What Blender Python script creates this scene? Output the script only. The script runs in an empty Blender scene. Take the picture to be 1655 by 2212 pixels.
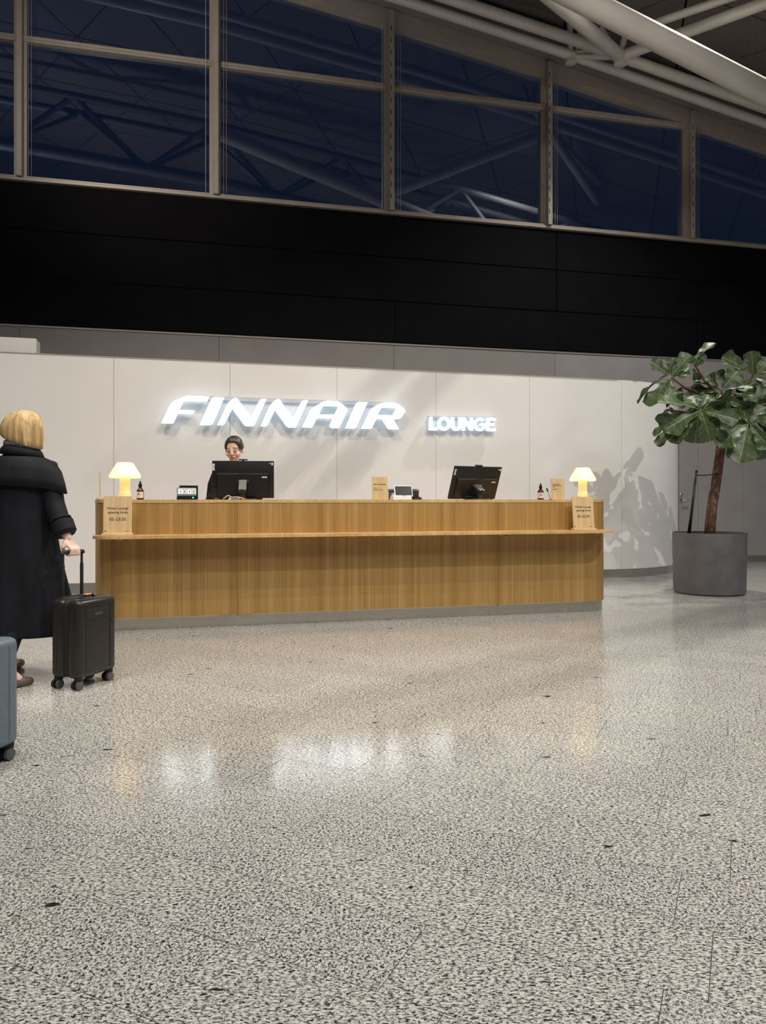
import bpy, bmesh, math, random
from mathutils import Vector, Matrix, Euler
R = math.radians
random.seed(7)
S = bpy.context.scene
COL = S.collection

# ------------------------------------------------------------------ camera
F_PX, CX, HY, CZ = 1600.0, 827.5, 1078.0, 1.15      # focal length in px, centre column, horizon row, eye height
cam_d = bpy.data.cameras.new('camera'); cam = bpy.data.objects.new('camera', cam_d); COL.objects.link(cam)
cam.location = (0, 0, CZ); cam.rotation_euler = (R(90), 0, 0)
cam_d.sensor_fit = 'HORIZONTAL'; cam_d.sensor_width = 36.0
cam_d.lens = 36.0 * F_PX / 1655.0
cam_d.shift_y = (HY - 1106.0) / 1655.0
cam_d.clip_end = 200
S.camera = cam

# ------------------------------------------------------------------ world (night sky) and exposure
W = bpy.data.worlds.new('night_sky'); S.world = W; W.use_nodes = True
bg = W.node_tree.nodes['Background']; bg.inputs[0].default_value = (0.20, 0.42, 1.0, 1); bg.inputs[1].default_value = 0.022
S.view_settings.view_transform = 'Standard'; S.view_settings.look = 'None'
S.view_settings.gamma = 1.0; S.view_settings.use_curve_mapping = False
S.view_settings.exposure = 0.0

# ------------------------------------------------------------------ ceiling spots of the hall, with added fill lights
def spot(name, loc, target, watts, col=(1, .89, .76), size=70, blend=.6, radius=.07):
    d = bpy.data.lights.new(name, 'SPOT'); d.energy = watts; d.color = col
    d.spot_size = R(size); d.spot_blend = blend; d.shadow_soft_size = radius
    o = bpy.data.objects.new(name, d); COL.objects.link(o); o.location = loc
    o.rotation_euler = (Vector(target) - Vector(loc)).to_track_quat('-Z', 'Y').to_euler()
    return o
KEY = (5.6, 2.2, 8.9)
spot('ceiling_spot', KEY, (2.4, 7.4, 0), 1350, col=(1, .93, .84), size=76, blend=.85, radius=.03)
MID = (2.6, 3.4, 9.0)
spot('ceiling_spot', MID, (-0.8, 8.4, 0.4), 740, col=(1, .92, .82), size=66, radius=.025)
spot('ceiling_spot', (-2.8, 2.6, 9.1), (-2.6, 7.6, 0.4), 800, col=(1, .90, .78), size=64, radius=.05)
spot('floor_fill', (-2.2, 5.0, 8.4), (-1.9, 5.3, 0), 620, col=(1, .91, .78), size=84, blend=.9, radius=.04)  # overhead fills added to brighten the floor before the counter
spot('floor_fill', (2.2, 5.4, 8.0), (2.0, 5.6, 0), 330, col=(1, .91, .78), size=84, blend=.9, radius=.04)
spot('truss_spot', (4.7, 9.98, 8.45), (4.5, 9.4, 6.5), 1300, col=(1, .97, .88), size=140, blend=.8)
spot('facade_fill', (-3.6, 5.2, 7.0), (-3.2, 11.2, 7.0), 520, col=(1, .92, .82), size=62, blend=1)  # fills added in mid-air to lift the window frames
spot('facade_fill', (2.4, 6.0, 6.8), (3.6, 12.6, 7.2), 130, col=(1, .92, .82), size=62, blend=1)
spot('ceiling_fill', (-7.5, 4.2, 3.2), (-3.0, 6.0, 10), 1250, col=(.96, .95, 1), size=80, blend=1, radius=.3)  # floating fills added to lighten the ceiling mirrored in the glass
spot('ceiling_fill', (6.5, 1.6, 3.2), (2.2, 6.2, 9.4), 60, col=(.96, .95, 1), size=80, blend=1, radius=.3)
def disc_fill(loc, watts, size=1.2, col=(1, .97, .92)):
    d = bpy.data.lights.new('hall_fill', 'AREA'); d.shape = 'DISK'; d.size = size; d.energy = watts; d.color = col  # soft overhead fill added for ambient light
    o = bpy.data.objects.new('hall_fill', d); COL.objects.link(o); o.location = loc
for x, y, w in ((-5, -1.2, 70), (0, -1.2, 200), (5, -1.2, 60), (-3.4, 2.2, 45), (0.4, 1.6, 50), (4.0, 2.6, 20)): disc_fill((x, y, 7.5), w)
disc_fill((9.4, 4.4, 6.4), 200, col=(.92, .95, 1))  # cool fill added for the far wall behind the plant

# ------------------------------------------------------------------ helpers
def srgb(r, g, b):
    f = lambda c: (c / 12.92) if c <= .04045 else ((c + .055) / 1.055) ** 2.4
    return (f(r / 255), f(g / 255), f(b / 255), 1)

MATS = {}
def mat(name, col, rough=.5, metal=0., spec=.5, emit=None, estr=0., coat=0., sub=0., trans=0.):
    m = bpy.data.materials.new(name); m.use_nodes = True
    b = m.node_tree.nodes['Principled BSDF']
    b.inputs['Base Color'].default_value = col; b.inputs['Roughness'].default_value = rough
    b.inputs['Metallic'].default_value = metal; b.inputs['Specular IOR Level'].default_value = spec
    b.inputs['Coat Weight'].default_value = coat
    if emit: b.inputs['Emission Color'].default_value = emit; b.inputs['Emission Strength'].default_value = estr
    MATS[name] = m
    return m

class NT:
    """small node-tree helper"""
    def __init__(s, m): s.t = m.node_tree; s.b = s.t.nodes['Principled BSDF']
    def n(s, typ, **kw):
        x = s.t.nodes.new(typ)
        for k, v in kw.items():
            if k in x.inputs: x.inputs[k].default_value = v
            else: setattr(x, k, v)
        return x
    def l(s, a, b): s.t.links.new(a, b)
    def ramp(s, fac, stops, interp='LINEAR'):
        r = s.n('ShaderNodeValToRGB'); r.color_ramp.interpolation = interp
        e = r.color_ramp.elements
        while len(e) < len(stops): e.new(.5)
        for q, (p, c) in zip(e, stops): q.position = p; q.color = c
        s.l(fac, r.inputs[0]); return r.outputs[0]
    def coords(s, scale, world=False):
        if world: g = s.n('ShaderNodeNewGeometry').outputs['Position']
        else: g = s.n('ShaderNodeTexCoord').outputs['Object']
        mp = s.n('ShaderNodeMapping'); mp.inputs['Scale'].default_value = scale
        s.l(g, mp.inputs[0]); return mp.outputs[0]
    def noise(s, vec, scale, detail=3, rough=.5, dist=0):
        n = s.n('ShaderNodeTexNoise'); n.inputs['Scale'].default_value = scale; n.inputs['Detail'].default_value = detail
        n.inputs['Roughness'].default_value = rough; n.inputs['Distortion'].default_value = dist
        s.l(vec, n.inputs['Vector']); return n.outputs['Fac']
    def mix(s, fac, a, b, mode='MIX'):
        m = s.n('ShaderNodeMix', data_type='RGBA', blend_type=mode)
        for i, v in ((0, fac), (6, a), (7, b)):
            if isinstance(v, (int, float, tuple)): m.inputs[i].default_value = v
            else: s.l(v, m.inputs[i])
        return m.outputs[2]
    def math(s, op, a, b=0.):
        m = s.n('ShaderNodeMath', operation=op)
        for i, v in ((0, a), (1, b)):
            if isinstance(v, (int, float)): m.inputs[i].default_value = v
            else: s.l(v, m.inputs[i])
        return m.outputs[0]
    def bump(s, h, strength, dist):
        b = s.n('ShaderNodeBump'); b.inputs['Strength'].default_value = strength; b.inputs['Distance'].default_value = dist
        s.l(h, b.inputs['Height']); s.l(b.outputs[0], s.b.inputs['Normal'])

def wood(name, dark, mid, light, rough=.42, sx=9., fine=70.):
    m = mat(name, mid, rough); t = NT(m)
    broad = t.noise(t.coords((sx, sx, .05)), 1.0, 4, .65)
    grain = t.noise(t.coords((fine, fine, .9)), 1.0, 5, .7, .3)
    c1 = t.ramp(broad, [(.33, dark), (.5, mid), (.68, light)])
    c2 = t.ramp(grain, [(.3, (.62, .58, .52, 1)), (.62, (1, 1, 1, 1))])
    t.l(t.mix(.75, c1, c2, 'MULTIPLY'), t.b.inputs['Base Color'])
    t.bump(grain, .12, .001)
    return m

OAK = wood('oak_veneer', srgb(158, 122, 68), srgb(180, 143, 84), srgb(196, 160, 100))
OAK_TOP = wood('oak_edge', srgb(205, 165, 108), srgb(222, 184, 128), srgb(232, 200, 148), sx=3, fine=60)
BIRCH = wood('birch_board', srgb(216, 184, 138), srgb(228, 198, 152), srgb(236, 210, 168), .5, 6, 30)
WHITE_WALL = mat('white_wall_panel', srgb(226, 219, 213), .42); _t = NT(WHITE_WALL)
_t.l(_t.ramp(_t.noise(_t.coords((1.3, 1.3, 1.3), True), 1, 2), [(.3, srgb(238, 234, 230)), (.7, srgb(243, 240, 237))]), _t.b.inputs['Base Color'])
GAP = mat('dark_joint', srgb(70, 66, 62), .9)
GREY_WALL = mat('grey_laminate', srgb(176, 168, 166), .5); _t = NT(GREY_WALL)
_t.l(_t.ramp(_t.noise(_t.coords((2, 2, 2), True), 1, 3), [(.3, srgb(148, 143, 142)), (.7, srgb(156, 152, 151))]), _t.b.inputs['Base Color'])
BLACK_PANEL = mat('black_panel', srgb(14, 13, 15), .62, spec=.06); _t = NT(BLACK_PANEL)
_t.l(_t.ramp(_t.noise(_t.coords((3, 3, 3), True), 1, 3), [(.3, srgb(12, 11, 13)), (.7, srgb(16, 15, 17))]), _t.b.inputs['Base Color'])
STEEL = mat('brushed_steel', srgb(176, 170, 162), .22, 1.0); _t = NT(STEEL)
_g = _t.noise(_t.coords((30, 30, .3)), 1, 3)
_t.l(_t.ramp(_g, [(.3, srgb(208, 205, 197)), (.7, srgb(216, 213, 206))]), _t.b.inputs['Base Color'])
_t.l(_t.ramp(_g, [(.3, (.10, .10, .10, 1)), (.7, (.24, .24, .24, 1))]), _t.b.inputs['Roughness'])
TAUPE = mat('taupe_aluminium', srgb(172, 160, 150), .45, .25); _t = NT(TAUPE)
_t.l(_t.ramp(_t.noise(_t.coords((4, 4, 4), True), 1, 3), [(.3, srgb(168, 156, 146)), (.7, srgb(178, 167, 157))]), _t.b.inputs['Base Color'])
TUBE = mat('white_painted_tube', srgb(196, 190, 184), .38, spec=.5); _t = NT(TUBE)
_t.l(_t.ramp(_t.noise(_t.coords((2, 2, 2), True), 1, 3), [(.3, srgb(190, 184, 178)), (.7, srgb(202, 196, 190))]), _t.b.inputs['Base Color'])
TUBE_SHADED = mat('shaded_white_tube', srgb(104, 102, 100), .5); _t = NT(TUBE_SHADED)  # white tubes with shade put into the colour, dimmer in the window reflections
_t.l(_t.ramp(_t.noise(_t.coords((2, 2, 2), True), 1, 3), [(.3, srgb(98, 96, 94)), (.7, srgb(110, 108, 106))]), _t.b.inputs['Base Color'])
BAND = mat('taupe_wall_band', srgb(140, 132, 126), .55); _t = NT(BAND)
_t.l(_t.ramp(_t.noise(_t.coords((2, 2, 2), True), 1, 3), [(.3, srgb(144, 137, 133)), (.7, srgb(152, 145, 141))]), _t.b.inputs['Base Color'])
CEIL = mat('ceiling_panel', srgb(120, 112, 104), .85); _t = NT(CEIL)
_t.l(_t.ramp(_t.noise(_t.coords((30, 30, 30), True), 1, 3), [(.3, srgb(96, 90, 84)), (.7, srgb(112, 105, 98))]), _t.b.inputs['Base Color'])
DARK = mat('ceiling_gap', srgb(18, 17, 17), .9)
BLACKP = mat('black_plastic', srgb(22, 22, 23), .42); _t = NT(BLACKP)
_t.l(_t.ramp(_t.noise(_t.coords((90, 90, 90)), 1, 2), [(.3, srgb(19, 19, 20)), (.7, srgb(27, 27, 28))]), _t.b.inputs['Base Color'])
DGREY = mat('dark_grey_plastic', srgb(58, 58, 60), .4)
MONSTAND = mat('grey_stand', srgb(104, 102, 100), .35, .3)
WHITEP = mat('white_plastic', srgb(226, 226, 224), .35)
LABEL = mat('paper_label', srgb(228, 220, 206), .6)
INK = mat('black_ink', srgb(30, 27, 25), .7)
SCREEN = mat('dark_glass_screen', srgb(30, 32, 36), .25, spec=.15)
PALE_SCREEN = mat('pale_screen', srgb(150, 156, 154), .3, emit=srgb(190, 200, 200), estr=.25)
ICON = mat('white_icon', srgb(240, 240, 240), .4, emit=(1, 1, 1, 1), estr=.5)
LED = mat('green_led', srgb(40, 220, 150), .3, emit=(.1, 1, .55, 1), estr=4)
AMBER = mat('amber_glass', srgb(70, 36, 22), .12, spec=.6)
BLUE = mat('blue_card', srgb(92, 128, 190), .5)
BEIGE_CABLE = mat('beige_cable', srgb(214, 190, 160), .5)
GREEN_STAKE = mat('green_stake', srgb(28, 40, 34), .5)
SKIN = mat('skin', srgb(240, 200, 182), .5); _t = NT(SKIN)
_t.b.inputs['Subsurface Weight'].default_value = .12; _t.b.inputs['Subsurface Radius'].default_value = (.01, .004, .002)
_t.l(_t.ramp(_t.noise(_t.coords((25, 25, 25)), 1, 3), [(.3, srgb(238, 194, 176)), (.7, srgb(244, 208, 192))]), _t.b.inputs['Base Color'])
LIP = mat('lips', srgb(196, 116, 112), .45)
BROW = mat('eyebrow', srgb(104, 78, 62), .7)
LASH = mat('eyelid_line', srgb(92, 72, 66), .6)
COAT = mat('black_coat', srgb(24, 24, 29), .72, spec=.25); _t = NT(COAT)
_n = _t.noise(_t.coords((9, 9, 3)), 1, 4)
_t.l(_t.ramp(_n, [(.3, srgb(20, 20, 25)), (.7, srgb(30, 30, 37))]), _t.b.inputs['Base Color'])
_t.bump(_n, .5, .02)
SCARF = mat('grey_scarf', srgb(120, 122, 128), .9)
BLONDE = mat('blonde_hair', srgb(206, 172, 116), .45); _t = NT(BLONDE)
_n = _t.noise(_t.coords((26, 26, 3)), 1, 5, .65, .5)
_t.l(_t.ramp(_n, [(.3, srgb(150, 112, 66)), (.48, srgb(206, 172, 116)), (.68, srgb(238, 216, 172))]), _t.b.inputs['Base Color'])
_t.bump(_n, .6, .012)
BROWN_HAIR = mat('dark_brown_hair', srgb(64, 52, 44), .4); _t = NT(BROWN_HAIR)
_n = _t.noise(_t.coords((70, 20, 20)), 1, 5, .6)
_t.l(_t.ramp(_n, [(.3, srgb(44, 36, 31)), (.7, srgb(84, 70, 60))]), _t.b.inputs['Base Color']); _t.bump(_n, .4, .004)
SHOE = mat('taupe_shoe', srgb(112, 100, 90), .6)
SOLE = mat('dark_sole', srgb(40, 36, 34), .7)
def case_mat(name, a, b, rough):
    m = mat(name, a, rough, .0, .5); t = NT(m)
    n = t.noise(t.coords((60, 60, 60)), 1, 3)
    t.l(t.ramp(n, [(.3, a), (.7, b)]), t.b.inputs['Base Color']); t.bump(n, .08, .002)
    return m
CASE_BLACK = case_mat('black_case_shell', srgb(38, 35, 33), srgb(46, 43, 41), .34)
CASE_GREY = case_mat('blue_grey_case_shell', srgb(108, 120, 130), srgb(116, 128, 138), .4)
RUBBER = mat('rubber', srgb(30, 29, 29), .7)
WHEELGREY = mat('wheel_grey', srgb(92, 90, 86), .5)
ORANGE = mat('orange_tag', srgb(226, 150, 110), .6)
POT = mat('grey_pot', srgb(96, 94, 96), .45); _t = NT(POT)
_n = _t.noise(_t.coords((5, 5, 5)), 1, 5)
_t.l(_t.ramp(_n, [(.3, srgb(88, 86, 88)), (.7, srgb(104, 102, 103))]), _t.b.inputs['Base Color'])
SOIL = mat('dark_soil', srgb(40, 32, 26), .95)
BARK = mat('brown_bark', srgb(92, 60, 46), .8); _t = NT(BARK)
_n = _t.noise(_t.coords((30, 30, 14)), 1, 5, .7)
_t.l(_t.ramp(_n, [(.35, srgb(70, 42, 32)), (.55, srgb(104, 70, 54)), (.68, srgb(160, 140, 124))]), _t.b.inputs['Base Color']); _t.bump(_n, .5, .01)
GLOW = mat('lit_letter_face', (.9, .95, 1, 1), .4, emit=(.88, .96, 1, 1), estr=5.0)
LETTER_SIDE = mat('lit_letter_side', (.8, .88, .95, 1), .4, emit=(.40, .70, 1, 1), estr=.42)
RAIL = mat('sign_rail', srgb(214, 216, 220), .4, .2)
SHADE = mat('opal_glass_shade', srgb(250, 236, 190), .3, emit=(1, .74, .30, 1), estr=1.25)
STEM = mat('opal_glass_stem', srgb(250, 226, 170), .3, emit=(1, .68, .27, 1), estr=.55)

# leaf material: pale midrib and side veins on deep green, from the leaf's own coordinates
LEAF = mat('fig_leaf', srgb(62, 86, 46), .42, spec=.5); _t = NT(LEAF)
_tc = _t.n('ShaderNodeTexCoord').outputs['Object']; _sp = _t.n('ShaderNodeSeparateXYZ'); _t.l(_tc, _sp.inputs[0])
_ax = _t.math('ABSOLUTE', _sp.outputs[1])
_mid = _t.math('LESS_THAN', _ax, .007)
_fr = _t.math('FRACT', _t.math('MULTIPLY', _t.math('SUBTRACT', _sp.outputs[0], _t.math('MULTIPLY', _ax, .75)), 6.5))
_vein = _t.math('LESS_THAN', _t.math('ABSOLUTE', _t.math('SUBTRACT', _fr, .5)), .045)
_v = _t.math('MAXIMUM', _mid, _t.math('MULTIPLY', _vein, .32))
_g = _t.ramp(_t.noise(_t.coords((5, 5, 5)), 1, 4), [(.3, srgb(48, 66, 36)), (.7, srgb(76, 94, 56))])
_t.l(_t.mix(_v, _g, srgb(138, 154, 100)), _t.b.inputs['Base Color'])
_t.bump(_t.math('ADD', _t.math('MULTIPLY', _v, -.4), _t.noise(_t.coords((9, 9, 9)), 1, 3)), .3, .02)

# terrazzo / granite slab, in world coordinates so the slabs differ
GRANITE = mat('speckled_granite', srgb(170, 164, 156), .2, spec=.5); _t = NT(GRANITE)
_rnd = _t.n('ShaderNodeObjectInfo').outputs['Random']
_va = _t.noise(_t.coords((1, 1, 1), True), 125, 5, .74, .6)
_vb = _t.noise(_t.coords((.66, 1.3, 1), True), 125, 5, .74, .5)
_pick = _t.math('GREATER_THAN', _rnd, .45)
_v1 = _t.mix(_pick, _va, _vb)
_v2 = _t.noise(_t.coords((1, 1, 1), True), 300, 2, .6)
_c = _t.ramp(_v1, [(.40, srgb(36, 38, 48)), (.455, srgb(104, 103, 108)), (.50, srgb(204, 201, 192)), (.58, srgb(244, 241, 232))])
_c2 = _t.ramp(_v2, [(.36, srgb(128, 127, 128)), (.5, (1, 1, 1, 1))])
_big = _t.ramp(_t.noise(_t.coords((1, 2.2, 1), True), 9, 2, .4), [(.735, (1, 1, 1, 1)), (.75, srgb(66, 66, 74))])
_tone = _t.ramp(_rnd, [(0, (.90, .90, .92, 1)), (1, (1, 1, 1, 1))])
_c = _t.mix(.4, _c, _c2, 'MULTIPLY'); _c = _t.mix(1.0, _c, _big, 'MULTIPLY'); _c = _t.mix(1.0, _c, _tone, 'MULTIPLY')
_t.l(_c, _t.b.inputs['Base Color'])
_t.l(_t.ramp(_t.noise(_t.coords((1, 1, 1), True), 3, 3), [(.3, (.12, .12, .12, 1)), (.7, (.17, .17, .17, 1))]), _t.b.inputs['Roughness'])

# window glass: clear, with the room mirrored in it
GLASS = bpy.data.materials.new('window_glass'); GLASS.use_nodes = True
_n = GLASS.node_tree; _n.nodes.remove(_n.nodes['Principled BSDF']); _out = _n.nodes['Material Output']
_tr = _n.nodes.new('ShaderNodeBsdfTransparent'); _tr.inputs[0].default_value = (.8, .86, .92, 1)
_gl = _n.nodes.new('ShaderNodeBsdfGlossy'); _gl.inputs['Roughness'].default_value = .02; _gl.inputs[0].default_value = (.8, .86, 1, 1)
_fn = _n.nodes.new('ShaderNodeFresnel'); _fn.inputs[0].default_value = 2.5
_gm = _n.nodes.new('ShaderNodeNewGeometry'); _ml = _n.nodes.new('ShaderNodeMath'); _ml.operation = 'MULTIPLY'; _iv = _n.nodes.new('ShaderNodeMath'); _iv.operation = 'SUBTRACT'; _iv.inputs[0].default_value = 1
_n.links.new(_gm.outputs['Backfacing'], _iv.inputs[1]); _n.links.new(_iv.outputs[0], _ml.inputs[0]); _n.links.new(_fn.outputs[0], _ml.inputs[1])
_mx = _n.nodes.new('ShaderNodeMixShader')
_n.links.new(_ml.outputs[0], _mx.inputs[0]); _n.links.new(_tr.outputs[0], _mx.inputs[1]); _n.links.new(_gl.outputs[0], _mx.inputs[2])
_n.links.new(_mx.outputs[0], _out.inputs[0])

# ---- mesh helpers
def obj(name, bm, m, parent=None, smooth=False, loc=None, rot=None, kind=None):
    me = bpy.data.meshes.new(name)
    if isinstance(bm, bmesh.types.BMesh):
        bmesh.ops.recalc_face_normals(bm, faces=bm.faces[:]); bm.to_mesh(me); bm.free()
    else: me = bm
    if m is not None:
        if isinstance(m, (list, tuple)):
            if len(me.materials) == 0:
                for q in m: me.materials.append(q)
        elif len(me.materials) == 0: me.materials.append(m)
        else: me.materials[0] = m
    if smooth:
        me.polygons.foreach_set('use_smooth', [True] * len(me.polygons))
        if smooth == 'auto' and hasattr(me, 'set_sharp_from_angle'): me.set_sharp_from_angle(angle=R(35))
    o = bpy.data.objects.new(name, me); COL.objects.link(o)
    if parent: o.parent = parent
    if loc is not None: o.location = loc
    if rot is not None: o.rotation_euler = rot
    if kind: o['kind'] = kind
    return o
def tag(o, label, cat, group=None):
    o['label'] = label; o['category'] = cat
    if group: o['group'] = group
    return o
def thing(name, label, cat, loc=(0, 0, 0), rotz=0, group=None):
    o = bpy.data.objects.new(name, None); COL.objects.link(o); o.empty_display_size = .1
    o.location = loc; o.rotation_euler = (0, 0, rotz)
    return tag(o, label, cat, group)
def struct_empty(name, loc=(0, 0, 0), rotz=0):
    o = bpy.data.objects.new(name, None); COL.objects.link(o); o.location = loc; o.rotation_euler = (0, 0, rotz); o['kind'] = 'structure'
    return o
def B(): return bmesh.new()
def box(bm, x0, x1, y0, y1, z0, z1, bev=0, seg=2, mtx=None):
    t = bmesh.new() if (bev or mtx is not None) else bm
    vs = [t.verts.new((x, y, z)) for x in (x0, x1) for y in (y0, y1) for z in (z0, z1)]
    for f in ((0, 1, 3, 2), (4, 6, 7, 5), (0, 4, 5, 1), (2, 3, 7, 6), (0, 2, 6, 4), (1, 5, 7, 3)): t.faces.new([vs[i] for i in f])
    if t is not bm:
        if bev: bmesh.ops.bevel(t, geom=t.edges[:], offset=bev, segments=seg, profile=.5, affect='EDGES')
        if mtx is not None: bmesh.ops.transform(t, matrix=mtx, verts=t.verts[:])
        merge(bm, t)
    return bm
def merge(bm, t):
    me = bpy.data.meshes.new('tmp'); t.to_mesh(me); t.free(); bm.from_mesh(me); bpy.data.meshes.remove(me)
def loft(bm, rings, cap=True, closed=True):
    vr = [[bm.verts.new(p) for p in r] for r in rings]
    n = len(rings[0])
    for a, b in zip(vr, vr[1:]):
        for i in range(n if closed else n - 1):
            j = (i + 1) % n
            bm.faces.new((a[i], a[j], b[j], b[i]))
    if cap and closed:
        bm.faces.new(vr[0][::-1]); bm.faces.new(vr[-1])
    return bm
def lathe(bm, prof, n=40, c=(0, 0, 0), cap=True):
    return loft(bm, [[(c[0] + r * math.cos(2 * math.pi * i / n), c[1] + r * math.sin(2 * math.pi * i / n), c[2] + z) for i in range(n)] for r, z in prof], cap)
def ell(c, rx, ry, n=24, tilt=None, fold=None):
    out = []
    for i in range(n):
        a = 2 * math.pi * i / n
        k = 1 + (fold(a) if fold else 0)
        p = Vector((rx * k * math.cos(a), ry * k * math.sin(a), 0))
        if tilt: p = Euler(tilt).to_matrix() @ p
        out.append(Vector(c) + p)
    return out
def tube(bm, pts, rad, n=12, cap=True):
    pts = [Vector(p) for p in pts]
    if not isinstance(rad, (list, tuple)): rad = [rad] * len(pts)
    d0 = (pts[1] - pts[0]).normalized()
    up = Vector((0, 0, 1)) if abs(d0.z) < .9 else Vector((1, 0, 0))
    a = d0.cross(up).normalized(); rings = []
    for i, p in enumerate(pts):
        d = ((pts[min(i + 1, len(pts) - 1)] - p).normalized() + (p - pts[max(i - 1, 0)]).normalized()).normalized()
        a = (a - d * a.dot(d)).normalized(); b = d.cross(a)
        rings.append([p + rad[i] * (math.cos(2 * math.pi * k / n) * a + math.sin(2 * math.pi * k / n) * b) for k in range(n)])
    return loft(bm, rings, cap)
def capsule(bm, p0, p1, r0, r1, n=14, k=4):
    p0, p1 = Vector(p0), Vector(p1); d = (p1 - p0).normalized()
    pts, rad = [], []
    for i in range(k + 1):
        a = math.pi / 2 * i / k; pts.append(p0 - d * r0 * math.cos(a)); rad.append(max(r0 * math.sin(a), .0004))
    for i in range(k + 1):
        a = math.pi / 2 * i / k; pts.append(p1 + d * r1 * math.sin(a)); rad.append(max(r1 * math.cos(a), .0004))
    return tube(bm, pts, rad, n)
def ball(bm, c, r, s=(1, 1, 1), rot=None, n=20):
    m = Matrix.Translation(c) @ (Euler(rot).to_matrix().to_4x4() if rot else Matrix()) @ Matrix.Diagonal((s[0] * r, s[1] * r, s[2] * r, 1))
    bmesh.ops.create_uvsphere(bm, u_segments=n, v_segments=n // 2 + 2, radius=1, matrix=m)
def prism(bm, outline, y0, y1, holes=()):
    """polygon in the x-z plane extruded from y0 to y1; faces at y0 and y1 via triangle fill"""
    def cap(y):
        t = bmesh.new(); es = []
        for loop in [outline] + list(holes):
            vs = [t.verts.new((p[0], y, p[1])) for p in loop]
            es += [t.edges.new((vs[i], vs[(i + 1) % len(vs)])) for i in range(len(vs))]
        bmesh.ops.triangle_fill(t, use_beauty=True, use_dissolve=False, edges=es); merge(bm, t)
    cap(y0); cap(y1)
    for loop in [outline] + list(holes):
        a = [bm.verts.new((p[0], y0, p[1])) for p in loop]; b = [bm.verts.new((p[0], y1, p[1])) for p in loop]
        for i in range(len(a)):
            j = (i + 1) % len(a); bm.faces.new((a[i], a[j], b[j], b[i]))
    bmesh.ops.remove_doubles(bm, verts=bm.verts[:], dist=1e-5)
    return bm
def remesh(o, voxel, smooth_it=2):
    m = o.modifiers.new('Remesh', 'REMESH'); m.mode = 'VOXEL'; m.voxel_size = voxel; m.use_smooth_shade = True
    if smooth_it:
        s = o.modifiers.new('Smooth', 'SMOOTH'); s.iterations = smooth_it; s.factor = .5
    return o
def text_mesh(body, size, align='CENTER', extrude=.0006, line=1.0):
    cu = bpy.data.curves.new('lettering', 'FONT'); cu.body = body; cu.size = size; cu.align_x = align; cu.extrude = extrude
    cu.space_line = line; cu.resolution_u = 3
    o = bpy.data.objects.new('tmp_text', cu); COL.objects.link(o)
    dg = bpy.context.evaluated_depsgraph_get(); dg.update()
    me = bpy.data.meshes.new_from_object(o.evaluated_get(dg))
    bpy.data.objects.remove(o); bpy.data.curves.remove(cu)
    return me
def lettering(body, size, parent, x, y, z, align='CENTER', line=1.0, m=None, ry=0, name='lettering'):
    me = text_mesh(body, size, align, line=line); me.materials.clear()
    return obj(name, me, m or INK, parent, loc=(x, y, z), rot=(R(90), ry, 0))
def copy_tree(o, parent=None):
    c = o.copy(); COL.objects.link(c); c.parent = parent
    for ch in list(o.children): copy_tree(ch, c)
    return c

# ---- the place's own frames: white wall, counter and facade run at about 14 degrees to the picture
def on_line(px, Y0, slope, off=0.):
    """floor point in picture column px, `off` metres behind the line Y = Y0 + slope X"""
    t = (px - CX) / F_PX; a = math.atan(slope)
    Y = (off / math.cos(a) + Y0) / (1 - slope * t)
    return Vector((t * Y, Y, 0))
def zat(py, Y): return CZ + (HY - py) * Y / F_PX
CA = math.atan(.252); C0 = Vector((0, 7.023, 0)); CU = Vector((math.cos(CA), math.sin(CA), 0)); CV = Vector((-math.sin(CA), math.cos(CA), 0))
WA = math.atan(.254); W0 = Vector((0, 9.955, 0)); WU = Vector((math.cos(WA), math.sin(WA), 0)); WV = Vector((-math.sin(WA), math.cos(WA), 0))
FA = math.atan(.236); F0 = Vector((0, 11.87, 0)); FU = Vector((math.cos(FA), math.sin(FA), 0)); FN = Vector((math.sin(FA), -math.cos(FA), 0))
def cl(px, back=0.):                      # counter-local x for picture column px at depth `back`
    return (on_line(px, 7.023, .252, back) - C0).dot(CU)
def wl(px, back=0.): return (on_line(px, 9.955, .254, back) - W0).dot(WU)
def fl(px): return (on_line(px, 11.87, .236) - F0).dot(FU)

# ================================================================== FLOOR
SA = R(-26); SD = Vector((math.cos(SA), math.sin(SA), 0)); SN = Vector((-math.sin(SA), math.cos(SA), 0))
floor_bm = B(); box(floor_bm, -11, 13, -4, 15, -.12, -.004)
JOINT = mat('grey_floor_joint', srgb(92, 86, 80), .8)
floor = obj('floor', floor_bm, JOINT); floor['kind'] = 'structure'
SL, SW, JG = .60, .303, .0022
slab_bm = B(); box(slab_bm, 0, SL - JG, 0, SW - JG, -.012, 0)
slab_me = bpy.data.meshes.new('slab'); bmesh.ops.recalc_face_normals(slab_bm, faces=slab_bm.faces[:]); slab_bm.to_mesh(slab_me); slab_bm.free(); slab_me.materials.append(GRANITE)
offs = {4: -1.480, 3: -1.837, 5: -1.418, -1: -1.204}
rng = random.Random(3); slabs = []
for k in range(-28, 60):
    o0 = offs.get(k, rng.random() * SL) % SL
    for j in range(-36, 36):
        p = SD * (o0 + j * SL) + SN * (1.549 + k * SW)
        c = p + SD * SL / 2 + SN * SW / 2
        if -10.6 < c.x < 12.6 and -3.6 < c.y < 14.6: slabs.append((p, c))
def in_view(c):
    return c.y > 1.45 and abs(c.x) < .56 * c.y + .25 and c.y < 12
slabs.sort(key=lambda s: (not in_view(s[1]), s[1].length))
rest = B()
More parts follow.
